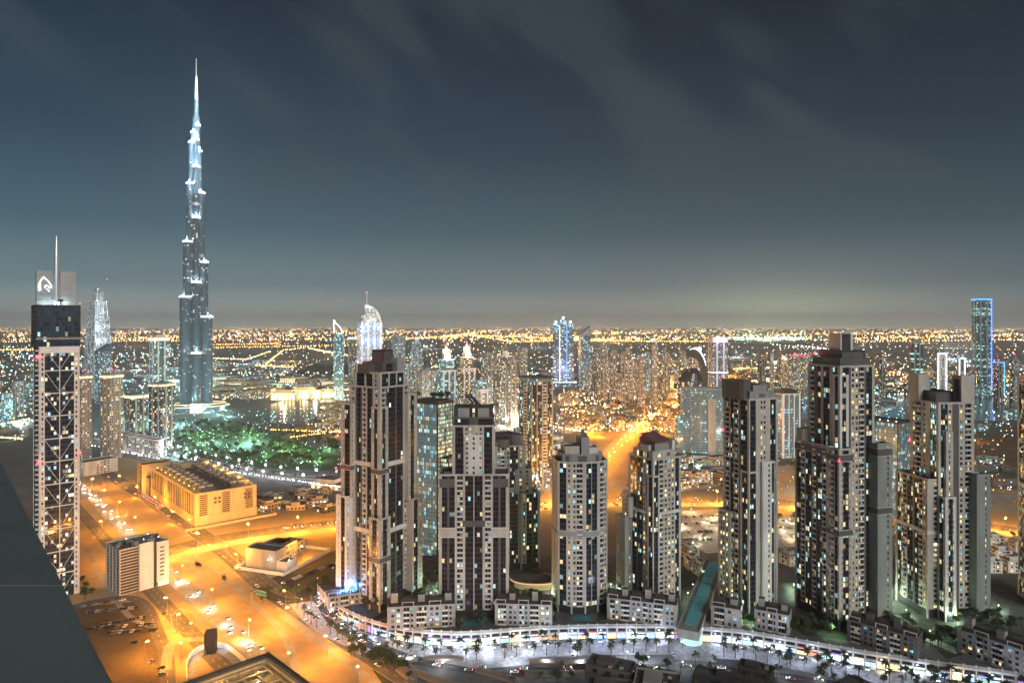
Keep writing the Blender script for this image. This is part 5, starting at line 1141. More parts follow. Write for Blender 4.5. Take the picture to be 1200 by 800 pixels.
# ------------------------------------------------------------------ scaffold tower and curved lit ramp wall
x, y = at(247, 764); t = thing('scaffold_tower', 'small dark scaffold tower standing by the curved white ramp', 'tower', (x, y, 0), .3)
b = MB()
for sx in (-3.2, -1.1, 1.1, 3.2):
    for sy in (-3.2, 3.2): b.tube([(sx, sy, 0), (sx, sy, 13)], .14, 0, 4); b.tube([(sy, sx, 0), (sy, sx, 13)], .14, 0, 4)
for q in range(8): b.box(-3.3, 3.3, -3.3, 3.3, q * 1.8 + .4, q * 1.8 + .62, 0)
b.box(-2.6, 2.6, -2.6, 2.6, 0, 12.4, 1); b.build('frame', [M['dark'], M['brown']], t)
t = thing('ramp_wall', 'curved white lit ramp wall round the scaffold tower', 'wall', (0, 0, 0))
P = smooth([at(219, 800), at(219, 782), at(226, 768), at(240, 760), at(258, 758), at(272, 764), at(288, 778)], 6); nn = normals(P); b = MB()
for i in range(len(P) - 1):
    fr = (P[i][0], P[i][1], (P[i + 1][0] - P[i][0]), (P[i + 1][1] - P[i][1]), nn[i][0], nn[i][1]); b.fbox(fr, 0, 1, -.3, .3, 0, 3.2, 0)
b.build('concrete', M['white'], t)
ribbon('pavement', P, 5, M['paving'], .13, 3)
for q in (10, 20, 28): pt_light(t, (P[q][0] - nn[q][0] * -2.4, P[q][1] - nn[q][1] * -2.4, 4), (.8, .95, 1), 900, .3, 'ramp_lamp')
# ------------------------------------------------------------------ overhead road sign
x, y = at(304, 712); t = thing('road_sign', 'green overhead road sign on a curved post by the junction road', 'sign', (x, y, 0), -.5)
b = MB(); b.tube(smooth([(-8, 0, 0), (-8.2, 0, 7), (-6.5, 0, 10.4), (-2, 0, 11.2), (6.5, 0, 11.2)], 5), .32, 0, 8); b.build('post', M['metal'], t)
b = MB(); b.box(-3.5, 7.5, -.5, -.35, 9.4, 13.0, 0); o = b.build('sign_panel', M['sign_green'], t)
b = MB(); b.box(-3.2, 7.2, -.54, -.505, 9.7, 9.85, 0); b.box(-3.2, 7.2, -.54, -.505, 12.55, 12.7, 0); b.build('sign_border', M['white'], o)
# ------------------------------------------------------------------ car park canopies and low dark buildings at the bottom
def canopy(px, py, L, rz, label):
    x, y = at(px, py, 3); t = thing('car_canopy', label, 'canopy', (x, y, 0), rz, 'car park canopies'); b = MB(); n = 10
    for i in range(n): 
        a0, a1_ = pi * i / n, pi * (i + 1) / n
        P = lambda a: (-3.4 * cos(a), 2.9 + .9 * sin(a)); (y0, z0), (y1, z1) = P(a0), P(a1_)
        b.face([(-L / 2, y0, z0), (L / 2, y0, z0), (L / 2, y1, z1), (-L / 2, y1, z1)], 0); b.face([(-L / 2, y0, z0 - .15), (L / 2, y0, z0 - .15), (L / 2, y1, z1 - .15), (-L / 2, y1, z1 - .15)], 0)
    b.build('roof', M['canopy'], t)
    for q in range(int(L / 6) + 1):
        b = MB(); a = -L / 2 + .4 + q * (L - .8) / int(L / 6); b.tube([(a, 2.9, 0), (a, 2.9, 2.8), (a, -2.4, 3.4)], .13, 0, 5); b.build('post', M['metal'], t)
for i, (px, py, L, rz) in enumerate(((478, 772, 12, .1), (476, 788, 14, -.9), (520, 770, 24, -.05), (505, 793, 30, -.55), (548, 806, 28, -.5), (582, 790, 26, -.5), (660, 774, 40, -.02), (650, 788, 34, -.02), (725, 776, 18, -.5), (610, 812, 24, -.7))): canopy(px, py, L, rz, 'brown arched car park canopy in the dark lot before the shops')
def lowb(px, py, z, w, d, eff, label, m='taupe', blue=False):
    x, y = at(px, py, z); T = Tower('low_building', label, 'building', x, y, eff=eff, wall=m, fh=3.5, lit=.15)
    T.mass(rect(-w / 2, w / 2, -d / 2, d / 2), 0, z, ['W1 P2 W1 P2 W1 P2 W1', 'W1 P2 W1', 'W1', 'W1 P2 W1'], post=.4, parapet=1, roof='roof')
    for q in range(4): a, c = rnd.uniform(-w * .35, w * .3), rnd.uniform(-d * .35, d * .3); T.solid(a, a + 2, c, c + 1.6, z, z + 1.6, 'grey', 'roof_unit')
    b = MB(); b.box(-w * .3, w * .1, -d * .2, d * .3, z - .04, z + 2.4, 0); b.build('roof_room', M[m], T.t)
    if blue:
        b = MB(); b.oct((0, 0, z + 1.6), .5, 0); b.build('roof_lamp', M['bluelamp'], T.t); pt_light(T.t, (0, 0, z + 2.6), (.15, .3, 1), 300, .3, 'roof_lamp_light')
    return T.done()
lowb(716, 778, 8, 26, 14, -14, 'dark tiled gable house among trees in front of the shop row', 'taupe'); lowb(712, 806, 8, 24, 20, -5, 'low flat roofed house at the bottom edge under the lit shops', 'taupe'); lowb(770, 800, 9, 24, 26, -4, 'square flat roofed house with stained grey roof at the bottom edge', 'grey')
lowb(796, 806, 8, 14, 10, -6, 'small block with a blue roof lamp at the bottom edge', 'brown', True); lowb(885, 782, 6, 18, 12, -10, 'dark pitched shed by the promenade palms', 'brown'); lowb(880, 800, 7, 60, 10, -8, 'long low dark block along the bottom edge', 'brown'); lowb(1060, 822, 8, 60, 14, -16, 'long low dark block at the bottom right', 'brown')
# ------------------------------------------------------------------ parapet of the roof the camera stands on
hP = 2.0
def onplane(px, py, h): d = F * h / (py - HY); return ((px - 600) / F * d, d)
e0 = onplane(-10, 519, hP); e1 = onplane(131, 801, hP); ux, uy = e1[0] - e0[0], e1[1] - e0[1]; l = hypot(ux, uy); ux, uy = ux / l, uy / l
t = thing('roof_parapet', 'dark grey green metal capped parapet of the roof the picture is taken from', 'parapet', (e1[0], e1[1], H - hP))
xe = lambda y: (y - e1[1]) * ux / uy
ys = [e1[1] - 3.4, onplane(30, 686, hP)[1], onplane(20, 602, hP)[1], onplane(0, 530, hP)[1] + 9]
for k, (ya, yb) in enumerate(zip(ys, ys[1:])):
    ya, yb = ya + .011, yb - .011; P = [(xe(ya) - 7, ya - e1[1]), (xe(ya), ya - e1[1]), (xe(yb), yb - e1[1]), (xe(yb) - 7, yb - e1[1])]
    b = MB(); b.prism(P, -.32, [0, .004, -.003][k], 0); o = b.build('cap_panel', M['parapet'], t); bv = o.modifiers.new('bevel', 'BEVEL'); bv.width = .006; bv.segments = 2
P = [(xe(ys[0]) - 6.9, ys[0] - e1[1] + .1), (xe(ys[0]) - .04, ys[0] - e1[1] + .1), (xe(ys[-1]) - .04, ys[-1] - e1[1] - .1), (xe(ys[-1]) - 6.9, ys[-1] - e1[1] - .1)]
b = MB(); b.prism(P, -.4, -.02, 0); b.build('joint', M['groove'], t)
b = MB(); b.prism([(x - .1, y) for x, y in P], -30, -.41, 0); b.build('wall', M['grey'], t)
# ------------------------------------------------------------------ lamps
def copy_thing(root, loc, rz=0, label=None, group=None):
    r = root.copy(); COL.objects.link(r); r.location = loc; r.rotation_euler = (0, 0, rz)
    if label: r['label'] = label
    if group: r['group'] = group
    for ch in root.children:
        c = ch.copy(); COL.objects.link(c); c.parent = r
    return r
def lamp_proto(name, label, group, h, head, color, power, double=False, r=.85, arm=1.8, sz=.7):
    t = thing(name, label, 'lamp', (0, 0, -500), 0, group)
    b = MB(); b.tube([(0, 0, 0), (0, 0, h)], [.16, .09], 0, 5); b.tube([(-arm if double else 0, 0, h + .1), (arm, 0, h + .1)], .07, 0, 4); b.build('pole', M['metal'], t)
    b = MB(); b.oct((arm, 0, h - .05), r, 0, sz)
    if double: b.oct((-arm, 0, h - .05), r, 0, sz)
    b.build('lamp_head', head, t)
    if power: pt_light(t, (arm * .5, 0, h + r * .7 + .4), color, power, .6)
    return t
SOD = (1.0, .385, .035)
first = {}
def lamps(proto_args, spots, **k):
    key = proto_args[1]
    for x, y, rz in spots:
        if key not in first: first[key] = lamp_proto(*proto_args, **k); first[key].location = (x, y, 0); first[key].rotation_euler = (0, 0, rz)
        else: copy_thing(first[key], (x, y, k.get('z', 0)), rz)
SODP = 50000
heads = [(107, 561), (141, 557), (121, 574), (138, 588), (160, 605), (204, 599), (224, 608), (183, 582), (162, 570), (215, 661), (278, 649), (265, 638), (249, 691), (291, 727), (207, 720), (225, 728), (334, 712), (338, 766), (384, 745), (212, 754), (335, 692), (120, 610), (145, 640), (196, 700), (170, 752), (420, 782), (300, 632), (355, 640)]
spots = [(*at(px, py, 12), random.uniform(0, 6)) for px, py in heads]
spots = [s for s in spots if hypot(s[0] - xat(150, 520), s[1] - 520) > 24 and hypot(s[0] - xat(66, 512), s[1] - 512) > 22]
lamps(('street_lamp', 'tall street lamp glowing orange on the sandy junction', 'sodium lamps of the junction', 12, M['sodium'], SOD, SODP), spots)
spots = [(x, y, h + pi / 2) for x, y, h in along(ew, 20, 46, 3.6)]
lamps(('highway_lamp', 'twin headed highway lamp glowing orange on the road behind the near towers', 'twin lamps of the highway', 13, M['sodium'], SOD, SODP * 3.2), spots, double=True)
spots = [(x, y, h) for x, y, h in along(nr, 20, 42, 13)]
lamps(('road_lamp', 'orange street lamp along the road running away between the middle towers', 'lamps of the road running away', 11, M['sodium'], SOD, SODP * 1.4), spots, r=.8)
spots = [(x, y, h) for o in (-15.5, 15.5) for x, y, h in along(blv, 10, 30, o)]
for i, s in enumerate(spots): pass
lamps(('boulevard_lamp', 'white lamp column lighting the palm lined boulevard beyond the plant building', 'white lamps of the boulevard', 9, M['whitelamp'], (.84, .88, 1), 15000), spots, double=True, r=.55, arm=1.0, sz=3.6)
# promenade lamps by the shops, garden lamps on the deck
spots = [(x, y, h) for x, y, h in along(FRONT, 8, 17, 13.5)] + [(x, y, h) for x, y, h in along(FRONT2, 8, 17, 13.5)]
lamps(('promenade_lamp', 'blue white lamp on the promenade in front of the lit shops', 'promenade lamps', 5, M['whitelamp'], (.56, .66, 1), 2600), spots, double=True, r=.3, arm=.7)
g = [(505, 700), (515, 690), (522, 682), (500, 712), (585, 700), (640, 704), (655, 700), (716, 690), (722, 700), (700, 705), (806, 700), (812, 690), (824, 676), (930, 690), (935, 700), (1030, 700), (1045, 705), (1050, 690), (1062, 720), (1140, 715), (1150, 722), (860, 728), (884, 730), (975, 742), (1090, 745), (1120, 730), (1170, 715)]
def garden(pxs, label, group, color, mat, p, z, **k):
    key = label
    for px, py in pxs:
        x, y = at(px, py, z)
        if key not in first: first[key] = lamp_proto('garden_lamp', label, group, 3.6, mat, color, p, r=.38, arm=.05); first[key].location = (x, y, z)
        else: copy_thing(first[key], (x, y, z), 0)
garden(g, 'short garden lamp with pale yellow light on the deck between the towers', 'garden lamps on the deck', (.66, 1, .70), M['warmlamp'], 6500, DK)
garden([(810, 600), (828, 612), (846, 620), (822, 630), (840, 606), (925, 612), (918, 622), (930, 632), (860, 640), (812, 640), (800, 618)], 'car park lamp with pale light in the lot behind the tower with the red roof', 'car park lamps', (1, .88, .58), M['warmlamp'], 9000, 0)
garden([(232, 512), (246, 518), (292, 512), (306, 508), (322, 520), (344, 526), (362, 530), (385, 528), (270, 530), (215, 508), (238, 508), (262, 497), (268, 512), (285, 522), (300, 516), (330, 528), (350, 536), (250, 524), (312, 534), (232, 520), (375, 540), (285, 504)], 'green park lamp among the trees by the lake', 'green park lamps', (.4, 1, .35), M['greenlamp'], 24000, 0)
garden([(216, 500), (225, 496), (255, 487), (262, 481), (270, 488), (243, 484), (235, 478), (205, 500)], 'teal lamp round the foot of the needle tower', 'teal lamps at the needle tower', (.4, 1, .95), M['teallamp'], 55000, 0)
garden([(480, 778), (520, 782), (545, 764), (572, 766), (600, 776), (640, 781), (680, 782), (735, 770), (760, 776), (800, 782), (840, 790), (900, 790), (960, 800), (620, 764), (505, 765), (700, 790), (672, 768)], 'lamp among the car canopies and trees below the promenade', 'lamps below the promenade', (.8, .88, 1), M['whitelamp'], 4500, 0)
garden([(1172, 690), (1185, 684), (1195, 694)], 'lamp on the small lawn at the right edge', 'lawn lamps', (.8, 1, .5), M['warmlamp'], 700, 0)
garden([(350, 690), (372, 682), (390, 670), (330, 688)], 'yard lamp in the dark car park beside the depot', 'yard lamps', (1, .85, .6), M['warmlamp'], 300, 0)
garden([(5, 505), (18, 512), (30, 498), (-12, 500)], 'orange lamp at the road loop by the left margin', 'lamps of the road loop', (1, .75, .4), M['sodium'], 9000, 0)
# ------------------------------------------------------------------ cars
def car_proto(label, group, paint, lights):
    b = MB(); L_, w = 4.4, 1.8
    side = [(-2.2, .45), (2.2, .45), (2.2, .8), (1.2, .98), (-2.0, 1.0), (-2.2, .85)]
    def ext(prof, y0, y1, m):
        A = [(x, y0, z) for x, z in prof]; B = [(x, y1, z) for x, z in prof]
        for i in range(len(prof)): j = (i + 1) % len(prof); b.face([A[i], A[j], B[j], B[i]], m)
        b.face(A, m); b.face(B[::-1], m)
    ext(side, -.9, .9, 0); ext([(-1.75, 1.0), (.95, .99), (.25, 1.46), (-1.2, 1.48)], -.78, .78, 1); ext([(-1.1, 1.485), (.2, 1.465), (.15, 1.52), (-1.05, 1.53)], -.72, .72, 0)
    for sx in (-1.35, 1.35):
        for sy in (-.8, .8): b.prism([(sx + .34 * cos(a), sy) for a in (0,)] * 1 or [], 0, 0) if False else b.tube([(sx, sy - .11, .34), (sx, sy + .11, .34)], .34, 2, 10)
    for sy in (-.62, .62):
        b.box(2.2, 2.24, sy - .28, sy + .28, .56, .84, 3); b.box(-2.24, -2.2, sy - .26, sy + .26, .6, .86, 4)
    o = b.build('car', [M[paint], M['w_dark'], M['dark'], M['headlamp'] if lights else M['white'], M['taillamp'] if lights else M['brown_red']]); tag(o, label, 'car', group); return o
M['paint_dark'] = plain('car_paint_dark', (.03, .032, .036), .3, .05); M['paint_white'] = plain('car_paint_white', (.68, .68, .67), .3, .05); M['paint_silver'] = plain('car_paint_silver', (.3, .31, .32), .3, .05, metal=.4)
cp = {}
def car(x, y, rz, paint, label, group, lights=False, z=.05):
    k = (label, paint, lights)
    if k not in cp: o = cp[k] = car_proto(label, group, paint, lights)
    else: o = cp[k].copy(); COL.objects.link(o)
    o.location = (x, y, z); o.rotation_euler = (0, 0, rz)
rc = random.Random(11)
def car_row(p0, p1, n, turn, where, group, skip=.1, paints=('paint_dark', 'paint_dark', 'paint_dark', 'paint_dark', 'paint_silver', 'paint_white')):
    a, c = at(*p0), at(*p1); h = atan2(c[1] - a[1], c[0] - a[0])
    for i in range(n):
        if rc.random() < skip: continue
        t = (i + .5) / n; pt = rc.choice(paints)
        car(a[0] + (c[0] - a[0]) * t + rc.uniform(-.3, .3), a[1] + (c[1] - a[1]) * t + rc.uniform(-.4, .4), h + turn + rc.uniform(-.05, .05), pt, {'paint_dark': 'dark car ', 'paint_white': 'white car ', 'paint_silver': 'silver car '}[pt] + where, group)
lotw = 'parked in the rows on the trodden sand lot'
car_row((100, 718), (162, 712), 16, 1.5, lotw, 'cars on the sand lot'); car_row((118, 733), (175, 722), 14, 1.5, lotw, 'cars on the sand lot'); car_row((102, 737), (182, 731), 17, 1.5, lotw, 'cars on the sand lot'); car_row((126, 742), (184, 738), 13, 1.5, lotw, 'cars on the sand lot')
car_row((96, 711), (152, 702), 9, .1, 'parked along the kerb of the lot road', 'cars along the lot road', .25)
for px, py in ((157, 753), (178, 776), (189, 783), (189, 790), (192, 720)): car(*at(px, py), rc.uniform(0, 6), rc.choice(('paint_dark', 'paint_silver')), 'lone car standing on the open sand of the lot', 'lone cars on the sand')
yard = 'parked in the dark yard beside the depot'
car_row((330, 684), (398, 658), 18, 1.4, yard, 'cars in the depot yard', .1); car_row((345, 692), (398, 680), 10, 1.4, yard, 'cars in the depot yard', .5)
cpk = 'parked in the pale car park behind the towers'
for a, c in (((802, 606), (846, 604)), ((802, 614), (844, 612)), ((805, 624), (842, 622)), ((914, 610), (934, 612)), ((914, 618), (934, 620)), ((800, 632), (838, 632))): car_row(a, c, 10, 1.5, cpk, 'cars in the pale car park', .35)
# traffic with its lamps on
def traffic(line, d0, step, off, rev, label, group, n=99, jit=4):
    for i, (x, y, h) in enumerate(along(line, d0, step, off)):
        if i >= n: break
        j = rc.uniform(-jit, jit); car(x + cos(h) * j, y + sin(h) * j, h + (pi if rev else 0), rc.choice(('paint_silver', 'paint_white', 'paint_silver')), label, group, True, .12)
traffic(hw, 30, 30, -5.2, False, 'car with lamps on driving along the pale main road', 'cars on the pale main road'); traffic(hw, 20, 36, -1.7, False, 'car with lamps on driving along the pale main road', 'cars on the pale main road'); traffic(hw, 26, 38, 1.7, False, 'car with lamps on driving along the pale main road', 'cars on the pale main road')
traffic(rd2, 236, 9, -2, True, 'car with red tail lamps queueing at the junction', 'cars queueing at the junction', 9, 1); traffic(rd2, 240, 9, 2, True, 'car with red tail lamps queueing at the junction', 'cars queueing at the junction', 9, 1); traffic(rd2, 100, 42, 5, True, 'car driving towards the junction past the sand plots', 'cars nearing the junction')
for o in (2, 6): traffic(ew, 150, 8, -o - 5, True, 'car waiting at the lights on the crossing road', 'cars waiting on the crossing road', 9, 1)
for o in (10, 17): traffic(ew, 330, 85, o, False, 'car with lamps on along the highway behind the towers', 'cars on the highway')
for o in (-14, -6): traffic(ew, 330, 90, o, True, 'car with lamps on along the highway behind the towers', 'cars on the highway')
traffic(sr, 70, 26, 2, True, 'car with red tail lamps on the street before the shops', 'cars on the shop street', 40, 5); traffic(sr, 60, 24, -2, False, 'car with head lamps on the street before the shops', 'cars on the shop street', 20, 5)
traffic(nr, 10, 60, 4, False, 'car on the road running away between the middle towers', 'cars on the road running away'); traffic(blv, 20, 60, 8, False, 'car on the white lit boulevard', 'cars on the boulevard'); traffic(il, 20, 50, 2, False, 'car on the road loop by the left margin', 'cars on the road loop')
for fr_, lab in ((FRONT, 'car parked on the promenade before the lit shops'), (FRONT2, 'car parked on the promenade before the lit shops')):
    for i, (x, y, h) in enumerate(along(fr_, 30, 9, 21)):
        if rc.random() < .32: car(x, y, h + pi / 2, rc.choice(('paint_dark', 'paint_white', 'paint_silver')), lab, 'cars on the promenade', rc.random() < .2, .16)
# point lights added over the pale road in place of car headlights
t = bpy.data.objects['car']
for x, y, h in along(hw, 20, 34, -1):
    l_ = pt_light(None, (x, y, 2.6), (1, .96, .9), 3000, .4, 'road_fill_light')
# ------------------------------------------------------------------ trees
def palm_proto(seed, h, label, group):
    r = random.Random(seed); t = thing('palm_tree', label, 'palm tree', (0, 0, -500), 0, group); b = MB(); lean = r.uniform(-.3, .3)
    b.tube([(0, 0, 0), (lean * .4, 0, h * .5), (lean, 0, h)], [.24, .17, .14], 0, 6); b.build('trunk', M['trunk'], t)
    b = MB()
    for k in range(20):
        a = k * 2.4 + r.uniform(-.2, .2); el = r.uniform(-.35, 1.1); L_ = r.uniform(2.2, 3.2); pts = []
        for q in range(5):
            s = q / 4; rr_ = L_ * s * cos(el * (1 - .5 * s)); z = L_ * (sin(el) * s - .62 * s * s); pts.append((lean + rr_ * cos(a), rr_ * sin(a), h + z))
        for q in range(4):
            w0, w1 = (.1, .42, .5, .36, .05)[q], (.1, .42, .5, .36, .05)[q + 1]; p, c = pts[q], pts[q + 1]; sx, sy = -sin(a), cos(a)
            for sg in (-1, 1):
                dz0, dz1 = -.35 * w0, -.35 * w1
                b.face([p, c, (c[0] + sg * sx * w1, c[1] + sg * sy * w1, c[2] + dz1), (p[0] + sg * sx * w0, p[1] + sg * sy * w0, p[2] + dz0)], 0)
    b.build('crown', M['frond'], t); return t
def tree_proto(seed, h, label, group, name='tree'):
    r = random.Random(seed); t = thing(name, label, 'tree', (0, 0, -500), 0, group); b = MB()
    b.tube([(0, 0, 0), (0, 0, h * .4)], [.24, .16], 0, 6); lb = []
    for k in range(6):
        a = k * 1.05 + r.random(); e = (cos(a) * h * .26 * r.uniform(.5, 1), sin(a) * h * .26 * r.uniform(.5, 1), h * r.uniform(.55, .9)); b.tube([(0, 0, h * .36), (e[0] * .5, e[1] * .5, h * .5), e], [.13, .09, .04], 0, 5); lb.append((e, h * r.uniform(.13, .22)))
    b.build('trunk', M['trunk'], t); b = MB()
    for e, rad in lb + [((0, 0, h * .78), h * .2)]:
        for k in range(80):
            u, v, w = r.gauss(0, 1), r.gauss(0, 1), r.gauss(0, 1); l = sqrt(u * u + v * v + w * w); d = rad * r.uniform(.5, 1.12); c = (e[0] + u / l * d, e[1] + v / l * d, e[2] + w / l * d * .8); s = r.uniform(.18, .4) * h / 7
            a1 = [r.uniform(-1, 1) for _ in range(3)]; a2 = [r.uniform(-1, 1) for _ in range(3)]
            b.face([tuple(c[q] + s * a1[q] for q in range(3)), tuple(c[q] + s * a2[q] for q in range(3)), tuple(c[q] - s * a1[q] for q in range(3)), tuple(c[q] - s * a2[q] for q in range(3))], 0)
    b.build('crown', M['leaf'], t); return t
rt = random.Random(21)
protos = {}
def plant(kind, x, y, z, label, group):
    k = (kind, label, rt.randrange(3))
    s = rt.uniform(.8, 1.25) * (1.5 if kind == 'park_tree' else 1)
    if k not in protos:
        protos[k] = o = (palm_proto(k[2] * 5 + 1, 7.5, label, group) if kind == 'palm' else tree_proto(k[2] * 5 + 1, 7, label, group, kind)); o.location = (x, y, z)
    else: o = copy_thing(protos[k], (x, y, z), rt.uniform(0, 6.3))
    o.scale = (s, s, s)
for fr_ in (FRONT, FRONT2):
    for o_, st_ in ((8, 10), (17.5, 7)):
        for x, y, h in along(fr_, 12, st_, o_):
            if rt.random() < .85: plant('palm', x + rt.uniform(-1, 1), y + rt.uniform(-1, 1), .1, 'palm standing on the promenade in front of the lit shops', 'promenade palms')
for i in range(80):
    px = rt.uniform(600, 1230); py = rt.uniform(768, 812) + max(0, (px - 860) * .075)
    x, y = at(px, py)
    plant('tree' if rt.random() < .7 else 'palm', x, y, .05, 'dark leafy tree in the planted strip before the promenade', 'trees before the promenade')
for i in range(26): px = rt.uniform(400, 480); plant('tree', *at(px, 738 + (px - 400) * .55 + rt.uniform(6, 26)), .05, 'bushy tree on the bend between the junction road and the shops', 'trees on the road bend')
FE = sorted([(600 + p[0] / p[1] * F, HY + F * (H - DK) / p[1]) for p in FRONT + FRONT2])
def fdeck(px):
    for a, c in zip(FE, FE[1:]):
        if a[0] <= px <= c[0]: return a[1] + (c[1] - a[1]) * (px - a[0]) / max(1e-6, c[0] - a[0])
    return FE[0][1] if px < FE[0][0] else FE[-1][1]
deck_spots = [(445, 712, 20, 8), (520, 722, 14, 6), (740, 712, 40, 6), (960, 735, 40, 12), (1085, 752, 30, 10), (1190, 740, 30, 14), (470, 715, 40, 10), (505, 690, 22, 22), (600, 705, 30, 8), (640, 712, 14, 8), (700, 706, 20, 8), (720, 705, 14, 14), (820, 735, 12, 8), (870, 735, 16, 8), (940, 742, 30, 10), (1000, 745, 36, 8), (1060, 735, 24, 14), (1110, 750, 40, 8), (1150, 728, 30, 14), (560, 735, 24, 6), (680, 736, 26, 6)]
for cx_, cy_, wx_, wy_ in deck_spots:
    for i in range(11):
        px, py = cx_ + rt.uniform(-wx_, wx_), cy_ + rt.uniform(-wy_, wy_) * .6
        if 798 < px < 824 and py > 700: continue
        if py > fdeck(px) - 4: continue
        plant('palm' if rt.random() < .25 else 'garden_tree', *at(px, py, DK), DK, 'garden tree on the deck at the foot of the near towers', 'deck garden trees')
for i in range(230):
    px = rt.uniform(206, 396); py = rt.uniform(496, 546)
    if 300 < px < 405 and py < 503: py += 12
    plant('park_tree', *at(px, py), .05, 'park tree among green lamps by the lake', 'park trees by the lake')
for o_ in (-12, 12):
    for x, y, h in along(blv, 6, 16, o_): plant('palm', x, y, .1, 'palm on the white lit boulevard', 'boulevard palms')
for i in range(18): px = rt.uniform(300, 392); plant('tree', *at(px, 702 - (px - 300) * .18 + rt.uniform(-2, 6)), .05, 'low tree on the verge round the depot yard', 'trees round the depot yard')
for px, py in ((98, 696), (101, 690), (99, 702), (108, 698), (96, 684)): plant('tree', *at(px, py), .05, 'tree between the braced tower and the white office', 'trees by the white office')
for i in range(24): px = rt.uniform(905, 1190); plant('tree', *at(px, 606 + (px - 905) * .09 + rt.uniform(-3, 3)), .05, 'roadside tree beyond the near towers', 'roadside trees')
for i in range(10): T_ = rt.uniform(488, 528); plant('tree', xat(T_, 600), 600 + rt.uniform(-6, 8), 132 + 2, 'small tree in the roof garden of the glass office', 'roof garden trees')
# ------------------------------------------------------------------ low and middle rise town, each block a thing
rb = random.Random(5)
def district(n, px0, px1, py0, py1, h0, h1, w0, w1, mats, label, group, kind='town_block'):
    for i in range(n):
        px, py = rb.uniform(px0, px1), rb.uniform(py0, py1); x, y = at(px, py); w, d, h = rb.uniform(w0, w1), rb.uniform(w0, w1), rb.uniform(h0, h1); m = rb.choice(mats)
        b = MB(); b.prism(rect(-w / 2, w / 2, -d / 2, d / 2), 0, h, 0, 1, False, 4, 3.6); b.prism(rect(-w * .25, w * .2, -d * .3, d * .2), h, h + 3, 2, 1); b.ring(rect(-w / 2, w / 2, -d / 2, d / 2), .3, .3, h, h + 1, 2)
        o = b.build(kind, [M[m], M['roof'], M['sandwall'] if m in ('f_sand', 'f_warm') else M['grey']], None, (x, y, 0), rb.choice((0.2, .5, .9, -.3))); tag(o, label, 'building', group)
district(80, 655, 795, 462, 506, 10, 20, 16, 34, ['f_sand', 'f_sand', 'f_warm'], 'sand coloured low block in the lamplit quarter beside the road running away', 'lamplit low quarter', 'low_block')
district(45, 455, 640, 444, 500, 18, 55, 18, 36, ['f_white', 'f_warm', 'f_grey', 'f_sand', 'f_teal'], 'middle rise block in the busy quarter behind the fins of the flat fronted tower', 'middle rise quarter', 'apartment_block')
district(40, 690, 830, 425, 458, 20, 70, 20, 40, ['f_warm', 'f_warm', 'f_grey', 'f_sand'], 'brown middle rise block around the distant brown towers', 'brown middle rise quarter', 'apartment_block')
district(50, 860, 1200, 428, 462, 10, 36, 24, 60, ['f_grey', 'f_warm', 'f_dark', 'f_blue'], 'low block on the far bank of the creek', 'far bank blocks')
district(26, -30, 40, 455, 492, 14, 34, 24, 50, ['f_teal', 'f_grey', 'f_blue'], 'teal lit low block near the road loop at the left margin', 'blocks by the road loop')
district(34, 255, 412, 448, 466, 12, 24, 30, 80, ['f_sand', 'f_white', 'f_warm'], 'broad low hall with lit front beyond the lake', 'halls beyond the lake', 'hall_building')
district(26, 560, 650, 500, 570, 8, 24, 18, 34, ['f_white', 'f_grey', 'f_teal'], 'pale low block beside the white lit streets behind the grey green tower', 'pale quarter behind the near towers')
district(20, 780, 850, 540, 572, 6, 14, 16, 34, ['f_grey', 'f_white', 'f_sand'], 'low shed by the highway in front of the curved blue office', 'sheds by the highway')
district(26, 940, 1190, 500, 556, 7, 22, 18, 40, ['f_teal', 'f_grey', 'f_blue', 'f_warm'], 'low block on the near bank of the creek behind the right towers', 'near bank blocks')
district(26, 850, 1190, 466, 498, 10, 30, 20, 40, ['f_teal', 'f_grey', 'f_blue'], 'teal lit block along the creek', 'blocks along the creek')
district(22, 376, 414, 474, 505, 8, 16, 18, 36, ['f_sand', 'f_warm'], 'low dark block on the island right of the lake', 'blocks right of the lake')
district(30, 90, 330, 425, 450, 8, 22, 30, 70, ['f_dark', 'f_teal', 'f_grey'], 'dim low block on the plain behind the needle tower', 'blocks on the plain')
district(12, 312, 392, 578, 602, 4, 8, 12, 22, ['f_dark', 'f_warm', 'f_sand'], 'small dark shed between the plant building and the stepped tower', 'sheds by the plant building', 'shed')
for i, (px, py, w, h, m, lab) in enumerate(((300, 455, 170, 16, 'tube_green', 'long mall wing with pale green lit arches nearest the lake'), (268, 447, 150, 14, 'tube_green', 'long mall wing with pale green lit arches behind the teal lamps'), (352, 449, 150, 16, 'tube_warm', 'long mall wing with golden lit arches beyond the lake'), (395, 454, 110, 18, 'tube_warm', 'mall wing with golden lit terraces beside the vaulted roof'), (382, 574, 44, 7, 'tube_warm', 'low pavilion with a bright pale colonnade by the boulevard'))):
    x, y = at(px, py); t = thing('mall_wing', lab, 'shopping hall', (x, y, 0), -.08 * i); b = MB(); b.box(-w / 2, w / 2, 0, 30, 0, h, 0, 1); b.box(-w * .4, w * .2, 4, 24, h + .01, h + 5, 0, 1); b.build('wall', [M['beige'], M['roof']], t)
    n = int(w // 8)
    for q in range(n):
        a = -w / 2 + 2 + q * (w - 3) / n; g = MB(); g.box(a, a + 3.6, -.3, -.05, 1.5, h * .62, 0); g.build('window', M[m], t)
    b = MB(); b.box(-w / 2, w / 2, -.8, -.31, h * .8, h * .9, 0); b.build('light_band', M[m], t); pt_light(t, (0, -14, 8), (.9, 1, .6) if 'green' in m else (1, .75, .4), 36000 if w > 60 else 4000, 1, 'shore_light')
